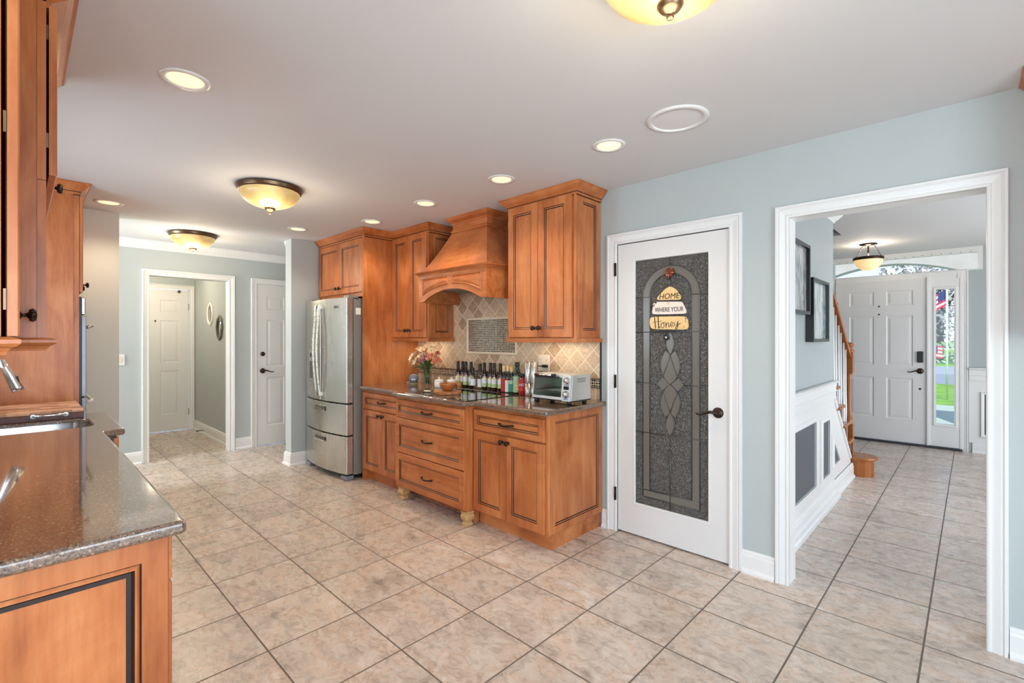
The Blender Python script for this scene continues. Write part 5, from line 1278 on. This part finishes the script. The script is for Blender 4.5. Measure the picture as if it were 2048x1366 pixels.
mb = MB(); pts = [(cx_ + (.125 + .006 * math.sin(3 * a) + .004 * math.sin(7 * a)) * math.cos(a), cy_ + (.105 + .005 * math.sin(4 * a)) * math.sin(a), .9195) for a in [2 * math.pi * k / 40 for k in range(40)]]
mb.prism(pts, (0, 0, .022)); build('slab', mb, acacia, t, bevel=.003)
t = empty('wooden_bowl', 'acacia wood bowl standing on the round wooden board', 'bowl', (cx_, cy_ + .01, .9415))
mb = MB(); mb.lathe([(.03, .001), (.038, .004), (.058, .025), (.068, .05), (.069, .062), (.066, .063), (.060, .045), (.045, .02), (.001, .012)], (cx_, cy_ + .01, .9415), 32, cap=False); build('bowl_body', mb, acacia, t)
t = empty('spoon_rest', 'small oval cream dish on the cooktop left of the wooden board', 'dish', (-3.27, 2.37, .9195))
mb = MB(); mb.lathe([(.02, .001), (.03, .003), (.042, .014), (.040, .015), (.028, .006), (.001, .005)], (-3.27, 2.37, .9195), 24, cap=False, sy=.6); build('dish_body', mb, plate_m, t)
# smart speaker
t = empty('smart_speaker', 'round blue-grey fabric smart speaker with glowing digits in the corner', 'speaker', (-4.02, 2.745, CT))
sp = V3((-4.02, 2.745, CT + .053)); mb = MB(); mb.sphere(sp, .05, 24, sz=.96); build('fabric_body', mb, fab_m, t)
mb = MB(); mb.lathe([(.03, .0008), (.036, .003), (.036, .006), (.030, .009)], (sp.x, sp.y, CT), 28); build('light_ring', mb, flat('pale_ring', srgb(206, 220, 176), .3, noise=.02), t)
fa = facing(sp.x, sp.y); text('display_digits', '9:41', (sp.x + math.cos(fa) * .0505, sp.y + math.sin(fa) * .0505, sp.z - .005), .024, flat('led_white', srgb(230, 240, 250), .4, noise=.01, emit=srgb(230, 240, 250), es=.8), t, rot=(90, 0, math.degrees(fa) + 90))
mb = MB(); mb.tube([(-4.065, 2.77, .93), (-4.10, 2.76, .94), (-4.10, 2.72, .925), (-4.08, 2.70, .917), (-4.14, 2.78, .917), (-4.2, 2.9, .917)], .0028, 6); build('cable', mb, plate_m, t)
# vase and flowers
vx, vy = -3.755, 2.72
t = empty('flower_vase', 'clear glass cylinder vase holding the bouquet', 'vase', (vx, vy, CT))
mb = MB(); mb.lathe([(.038, .001), (.042, .004), (.040, .08), (.043, .175), (.041, .175), (.038, .08), (.038, .012), (.001, .01)], (vx, vy, CT), 28, cap=False); build('glass_body', mb, vase_m, t)
mb = MB(); mb.lathe([(.0372, .013), (.0372, .10), (.001, .10)], (vx, vy, CT), 24, cap=False); mb.face([(vx + .0372 * math.cos(a), vy + .0372 * math.sin(a), CT + .013) for a in [k * math.pi / 6 for k in range(12)]]); build('water', mb, m_glass('water', (.96, .98, .97, 1)), t)
stem_m = flat('stem_green', srgb(74, 98, 46), .5, noise=.2, nscale=30); leaf_m = flat('leaf_green', srgb(82, 110, 52), .5, noise=.3, nscale=25); leaf_p = flat('leaf_pale', srgb(198, 190, 120), .5, noise=.2)
pet_c, pet_k, pet_o, pet_p = flat('petal_cream', srgb(248, 232, 200), .5, noise=.08, nscale=60), flat('petal_coral', srgb(238, 148, 120), .5, noise=.15, nscale=60), flat('petal_peach', srgb(250, 208, 164), .5, noise=.1, nscale=60), flat('petal_mauve', srgb(186, 106, 140), .5, noise=.15, nscale=60)
def stemmed(name, cat, label, top, group=None, leaves=2):
    t = empty(name, label, cat, (vx, vy, CT + .015), group); base_ = V3((vx + random.uniform(-.02, .02), vy + random.uniform(-.02, .02), CT + .018)); neck = V3((vx + (top.x - vx) * .22, vy + (top.y - vy) * .22, CT + .17))
    mb = MB(); mb.tube([base_, (base_ + neck) / 2, neck, (neck + top) / 2 + V3((0, 0, .008)), top], .0022, 6); build('stem', mb, stem_m, t); return t
def petal(mb, c, d, up, L, Wd, curl, mi=0):
    side_ = d.cross(up).normalized(); pts = []
    for f, w in ((0, .15), (.35, .8), (.7, 1), (1, .08)): q = c + d * (L * f) + up * (curl * f * f - .3 * curl * f); pts.append((q - side_ * Wd * w, q + side_ * Wd * w + up * .001, q + up * Wd * -.25))
    for a, b in zip(pts, pts[1:]):
        for i, j in ((0, 2), (2, 1)): f = mb.face([a[i], a[j], b[j], b[i]], mi); f.smooth = True
def lily(x, y, z, label, mat, group):
    top = V3((x, y, z)); t = stemmed('lily', 'flower', label, top, group); mb = MB(); ax = (top - V3((vx, vy, CT + .2))).normalized() + V3((.35, -.35, .1)); ax.normalize(); o1 = ax.orthogonal().normalized(); o2 = ax.cross(o1)
    for k in range(6):
        a = math.pi * k / 3 + random.random() * .3; rd = o1 * math.cos(a) + o2 * math.sin(a); petal(mb, top, (rd + ax * .55).normalized(), ax, .052, .015, -.014)
    build('bloom', mb, mat, t); mb = MB()
    for k in range(4): a = k * 1.6; mb.tube([top, top + ax * .022 + (o1 * math.cos(a) + o2 * math.sin(a)) * .006], .0012, 5)
    build('stamen', mb, leaf_p, t)
def puff(x, y, z, label, mat, group, r=.024, name='carnation'):
    top = V3((x, y, z)); t = stemmed(name, 'flower', label, top, group); mb = MB()
    for k in range(46):
        a, b = random.uniform(0, 6.28), random.uniform(-.3, 1.4); d = V3((math.cos(a) * math.cos(b), math.sin(a) * math.cos(b), math.sin(b))); petal(mb, top + d * r * .25, d, d.orthogonal().normalized(), r * .8, r * .3, .004)
    build('bloom', mb, mat, t)
G1, G2, G3 = 'cream lilies in the bouquet', 'coral carnations in the bouquet', 'mauve filler flowers in the bouquet'
for x, y, z in ((-3.938, 2.66, 1.148), (-3.93, 2.70, 1.206), (-3.90, 2.74, 1.245), (-3.825, 2.64, 1.15), (-3.80, 2.68, 1.20), (-3.98, 2.70, 1.175), (-3.90, 2.66, 1.115), (-3.86, 2.62, 1.19)): lily(x, y, z, 'cream white lily bloom on the left side of the bouquet', pet_c, G1)
for x, y, z in ((-3.748, 2.66, 1.258), (-3.747, 2.70, 1.245), (-3.70, 2.74, 1.265), (-3.64, 2.68, 1.25), (-3.817, 2.68, 1.27)): lily(x, y, z, 'pale peach alstroemeria bloom at the top of the bouquet', pet_o, 'peach blooms in the bouquet')
for x, y, z in ((-3.60, 2.66, 1.207), (-3.585, 2.70, 1.178), (-3.62, 2.74, 1.223), (-3.65, 2.64, 1.215), (-3.60, 2.68, 1.145), (-3.575, 2.72, 1.165), (-3.64, 2.65, 1.18)): puff(x, y, z, 'coral pink carnation on the right side of the bouquet', pet_k, G2, .028)
for x, y, z in ((-3.708, 2.65, 1.195), (-3.77, 2.65, 1.155), (-3.73, 2.66, 1.16)): puff(x, y, z, 'small mauve flower in the middle of the bouquet', pet_p, G3, .020, 'aster')
t = empty('foliage_sprig', 'green leaves filling the bouquet and hanging left over the vase', 'foliage', (vx, vy, CT + .1)); mb = MB(); c0 = V3((vx, vy, CT + .165))
for k in range(70):
    a = random.uniform(0, 6.28); el = random.uniform(.15, 1.3); d = V3((math.cos(a) * math.cos(el), math.sin(a) * math.cos(el), math.sin(el))); petal(mb, c0 + d * random.uniform(.0, .07), d, V3((0, 0, 1)).cross(d).normalized().cross(d) * -1, random.uniform(.04, .07), .007, .01)
build('leaves', mb, leaf_m, t); mb = MB()
for dz, dl in ((.0, .15), (-.02, .16), (.03, .14), (-.045, .13), (.02, .11)):
    d = V3((-.86, -.45, .15 + dz * 4)).normalized(); petal(mb, c0 + d * .03, d, V3((0, 0, 1)), dl, .010, -.03)
build('long_leaf', mb, leaf_m, t); mb = MB()
for dz in (-.02, .012, .035):
    d = V3((-.86, -.5, .02 + dz * 4)).normalized(); petal(mb, c0 + d * .12 + V3((0, 0, dz)), d, V3((0, 0, 1)), .07, .008, -.008)
build('pale_leaf_tip', mb, leaf_p, t)

# ------------------------------------------------------------------ hanging sign on the pantry door
sg = empty('hanging_sign', 'three stacked wooden plaques reading HOME IS WHERE YOUR Honey IS', 'sign', (-1.43, WY, 1.55))
SY = WY + .008
def plaque(pts, mat, label=None):
    # round the outline a little
    P = []; m = len(pts)
    for i in range(m):
        p, q, r = V3(pts[i - 1]), V3(pts[i]), V3(pts[(i + 1) % m]); P += [q + (p - q) * .28, q + (p - q) * .07 + (r - q) * .07, q + (r - q) * .28]
    mb = MB(); mb.prism([(a.x, SY - .012, a.y) for a in P], (0, .010, 0)); return build('plaque', mb, mat, sg, bevel=.0015)
p1 = plaque([(-1.424, 1.712), (-1.46, 1.695), (-1.517, 1.642), (-1.513, 1.624), (-1.43, 1.622), (-1.352, 1.619), (-1.352, 1.645), (-1.385, 1.69)], tan_wood)
p2 = plaque([(-1.536, 1.615), (-1.44, 1.611), (-1.346, 1.607), (-1.335, 1.59), (-1.314, 1.545), (-1.318, 1.527), (-1.43, 1.528), (-1.552, 1.530), (-1.548, 1.57)], flat('whitewashed_wood', srgb(232, 220, 208), .5, noise=.05, nscale=20))
p3 = plaque([(-1.565, 1.515), (-1.44, 1.514), (-1.325, 1.512), (-1.304, 1.49), (-1.300, 1.425), (-1.42, 1.428), (-1.558, 1.432), (-1.57, 1.47)], tan_wood)
ink = flat('black_ink', srgb(26, 24, 24), .5, noise=.1); gold_ink = flat('gold_ink', srgb(196, 138, 40), .5, noise=.1)
text('lettering', 'HOME', (-1.431, SY - .0128, 1.645), .050, ink, p1, shear=.15)
text('lettering', 'IS', (-1.436, SY - .0128, 1.598), .022, gold_ink, p2)
text('lettering', 'WHERE YOUR', (-1.431, SY - .0128, 1.558), .042, ink, p2, sx=.74)
text('lettering', 'IS', (-1.330, SY - .0128, 1.441), .021, gold_ink, p3, sx=.8)
mb = MB()   # hand-lettered word, drawn as strokes
def stroke(P, r=.0019): mb.tube([((a - hx) * 1.14 + hx, SY - .013, (b - hz) * 1.22 + hz) for a, b in P], r, 6)
hx = -1.548; hz = 1.47
stroke([(hx + .000, hz + .0), (hx + .004, hz + .006), (hx + .02, hz + .008), (hx + .05, hz + .012), (hx + .062, hz + .012)], .0013)
stroke([(hx + .014, hz + .034), (hx + .017, hz + .01), (hx + .020, hz - .028)], .0028)
stroke([(hx + .036, hz + .040), (hx + .038, hz + .01), (hx + .040, hz - .028), (hx + .048, hz - .02)], .0028)
o_ = [(hx + .064 + .010 * math.cos(a), hz - .012 + .014 * math.sin(a)) for a in [math.radians(90 - 30 * k) for k in range(13)]]; stroke(o_, .0019)
stroke([(hx + .064, hz + .002), (hx + .078, hz + .004), (hx + .084, hz + .0), (hx + .085, hz - .026)]); stroke([(hx + .085, hz - .016), (hx + .094, hz + .004), (hx + .101, hz + .0), (hx + .102, hz - .022), (hx + .108, hz - .018)])
stroke([(hx + .108, hz - .014), (hx + .124, hz - .008), (hx + .126, hz + .004), (hx + .118, hz + .006), (hx + .112, hz - .008), (hx + .118, hz - .022), (hx + .132, hz - .014)])
stroke([(hx + .134, hz + .004), (hx + .138, hz - .014), (hx + .150, hz - .012), (hx + .157, hz + .008)]); stroke([(hx + .157, hz + .010), (hx + .156, hz - .014), (hx + .150, hz - .034), (hx + .142, hz - .034), (hx + .144, hz - .022), (hx + .162, hz - .008), (hx + .172, hz - .002)])
build('lettering', mb, ink, p3)
def bee(c, s_, parent, ang):
    ca, sa = math.cos(ang), math.sin(ang); R_ = lambda a, b: (c[0] + (a * ca - b * sa) * s_, c[1] + (a * sa + b * ca) * s_)
    mb = MB()
    for k in (-1, 0, 1): a, b = R_(-.25 + k * .28, 0); mb.tube([(R_(-.25 + k * .28, -.28)[0], SY - .0135, R_(-.25 + k * .28, -.28)[1]), (R_(-.25 + k * .28, .28)[0], SY - .0135, R_(-.25 + k * .28, .28)[1])], s_ * .07, 6)
    a, b = R_(.6, 0); mb.sphere((a, SY - .014, b), s_ * .25, 8, sy=.3); build('bee_stripes', mb, ink, parent)
    mb = MB(); a, b = R_(0, 0); mb.sphere((a, SY - .0125, b), s_ * .5, 10, sy=.15); build('bee_body', mb, MATS['petal_cream'], parent)
bee((-1.532, 1.596), .024, p2, .9); bee((-1.318, 1.484), .017, p3, 1.57)
mb = MB(); mb.tube([(-1.424, SY - .006, 1.765), (-1.424, SY - .006, 1.712)], .0012, 5)
for a, b in ((1.624, 1.612), (1.529, 1.514)):
    for x in (-1.50, -1.36): mb.tube([(x, SY - .006, a), (x, SY - .006, b)], .0012, 5)
mb.tube([(-1.45, SY - .006, 1.430), (-1.452, SY - .006, 1.39)], .0012, 5); mb.tube([(-1.424, SY - .008, 1.765), (-1.48, SY - .006, 1.685)], .0009, 5); mb.tube([(-1.424, SY - .008, 1.765), (-1.37, SY - .006, 1.69)], .0009, 5)
build('hanging_cord', mb, bronze, sg)
mb = MB()
for k in range(8): a = k * math.pi / 4; mb.sphere((-1.452 + .012 * math.cos(a), SY - .007, 1.376 + .012 * math.sin(a)), .008, 8, sy=.4)
fl_ = build('flower_charm', mb, black_m, sg); mb = MB(); mb.sphere((-1.452, SY - .011, 1.376), .007, 8, sy=.6); build('charm_center', mb, white_cer, fl_)
hk = empty('suction_hook', 'copper disc hook holding the hanging sign on the door glass', 'hook', (-1.426, WY, 1.80))
mb = MB(); ctr = V3((-1.426, SY - .022, 1.803)); n = 20
for k in range(n):
    a0, a1 = 2 * math.pi * k / n, 2 * math.pi * (k + 1) / n; h = .004 if k % 2 else -.001
    mb.face([ctr + V3((0, -h, 0)), ctr + V3((.030 * math.cos(a0), .004, .030 * math.sin(a0))), ctr + V3((.030 * math.cos(a1), .004, .030 * math.sin(a1)))])
mb.lathe([(.030, .026 - .022 + .004), (.030, .020), (.02, .022)], (-1.426, SY - .022, 1.803), 20, axis='Y'); build('disc', mb, copper, hk)
mb = MB(); mb.tube([(-1.426, SY - .018, 1.775), (-1.426, SY - .02, 1.762), (-1.426, SY - .030, 1.760), (-1.426, SY - .032, 1.770)], .006, 8); build('hook', mb, copper, hk)

# ------------------------------------------------------------------ outside the front door
grass = flat('lawn_grass', srgb(120, 170, 60), .9, noise=.25, nscale=3); asphalt = flat('asphalt', srgb(150, 160, 176), .8, noise=.06, nscale=6); conc = flat('porch_concrete', srgb(176, 196, 186), .7, noise=.05, nscale=4)
mb = MB(); mb.box(-14, 14, 14.3, 22.0, -.30, -.2); struct('lawn_near', mb, grass); mb = MB(); mb.box(-14, 14, 8.08, 14.3, -.26, -.12); struct('porch_floor', mb, conc)
mb = MB(); mb.box(-40, 40, 22.0, 36.0, -.34, -.21); struct('street', mb, asphalt); mb = MB(); mb.box(-60, 60, 36.0, 90, -.32, -.2); struct('lawn_far', mb, grass)
stucco = flat('porch_stucco', srgb(200, 198, 192), .9, noise=.08, nscale=5, bump=.4, bscale=20)
mb = MB(); n = 24; xs = [-2.25 + 2.43 * k / n for k in range(n + 1)]
arz = lambda x: 2.62 - .23 * (x + 1.035) ** 2
for a, b in zip(xs, xs[1:]): mb.prism([(a, 10.2, arz(a)), (b, 10.2, arz(b)), (b, 10.2, 3.6), (a, 10.2, 3.6)], (0, .3, 0))
mb.box(-3.5, -2.25, 10.2, 10.5, -.12, 3.6); mb.box(.18, 3.5, 10.2, 10.5, -.12, 3.6)
struct('wall_porch', mb, stucco)
fm = flat('flag_red', srgb(214, 70, 96), .8, noise=.05); fw_ = flat('flag_white', srgb(236, 232, 236), .8, noise=.03); fb = flat('flag_blue', srgb(70, 84, 140), .8, noise=.05)
def flag(px, py, zt, L, H, label, sgn=-1, droop=.5):
    t = empty('flag', label, 'flag', (px, py, -.2)); mb = MB(); mb.tube([(px, py, -.2), (px, py, zt + .06)], .022, 8); mb.sphere((px, py, zt + .08), .035, 8); build('pole', mb, trim_m, t); mb = MB()
    for r_ in range(7):
        for k in range(8):
            P = []
            for kk, rr_ in ((k, r_), (k + 1, r_), (k + 1, r_ + 1), (k, r_ + 1)):
                f = kk / 8; P.append((px + sgn * (.02 + f * L), py + .04 * math.sin(f * 9), zt - H * rr_ / 7 - droop * f * H))
            mb.face(P, 2 if (r_ < 4 and k < 4) else r_ % 2)
    build('cloth', mb, [fm, fw_, fb], t)
flag(-.463, 16.39, 2.62, .30, .42, 'red and white striped flag on a pole seen through the sidelight')
flag(-.93, 20.6, 1.15, .22, .40, 'small red and white striped yard flag below the tree outside', 1, .1)
trunk_m = flat('bark', srgb(110, 92, 84), .9, noise=.3, nscale=10)
foli = flat('tree_leaves', srgb(150, 176, 140), .7, noise=.35, nscale=1.5); foli2 = flat('tree_blossom_leaves', srgb(186, 182, 184), .7, noise=.35, nscale=1.5)
def tree(x, y, r, h, label, mat, num=2600, q=.16):
    t = empty('tree', label, 'tree', (x, y, -.2)); mb = MB(); mb.tube([(x, y, -.2), (x + .1, y, h * .3), (x, y, h * .55)], [.28, .22, .15], 8)
    for k in range(5): a = k * 1.3; mb.tube([(x, y, h * .3), (x + r * .4 * math.cos(a), y + r * .4 * math.sin(a), h * .6)], [.12, .05], 6)
    build('trunk', mb, trunk_m, t); mb = MB(); cc = V3((x, y, h * .58))
    for k in range(num):
        d = V3((random.gauss(0, 1), random.gauss(0, 1), random.gauss(0, 1))).normalized(); p = cc + V3((d.x * r, d.y * r, d.z * h * .46)) * random.random() ** .4; u = V3((random.gauss(0, 1), random.gauss(0, 1), random.gauss(0, 1))).normalized(); v = u.orthogonal().normalized() * q
        mb.face([p - u * q, p + v * .6, p + u * q, p - v * .6])
    build('foliage', mb, mat, t)
tree(-1.6, 41, 3.2, 8.5, 'pale blossoming tree across the street seen through the sidelight', foli2); tree(-6.5, 46, 4.2, 5.2, 'tall green tree beyond the street, left in the transom view', foli); tree(3.0, 48, 4.5, 10, 'green tree beyond the street, right in the transom view', foli)
mb = MB()
for k in range(900):
    x = random.uniform(-12, 8); p = V3((x, 39 + random.uniform(-.5, .5), random.uniform(-.1, 1.1))); u = V3((random.gauss(0, 1), random.gauss(0, 1), random.gauss(0, 1))).normalized(); v = u.orthogonal().normalized() * .16; mb.face([p - u * .16, p + v, p + u * .16, p - v])
o = build('hedge', mb, foli, loc=(-2, 39, 0)); tag(o, 'low green hedge along the far side of the street', 'hedge')
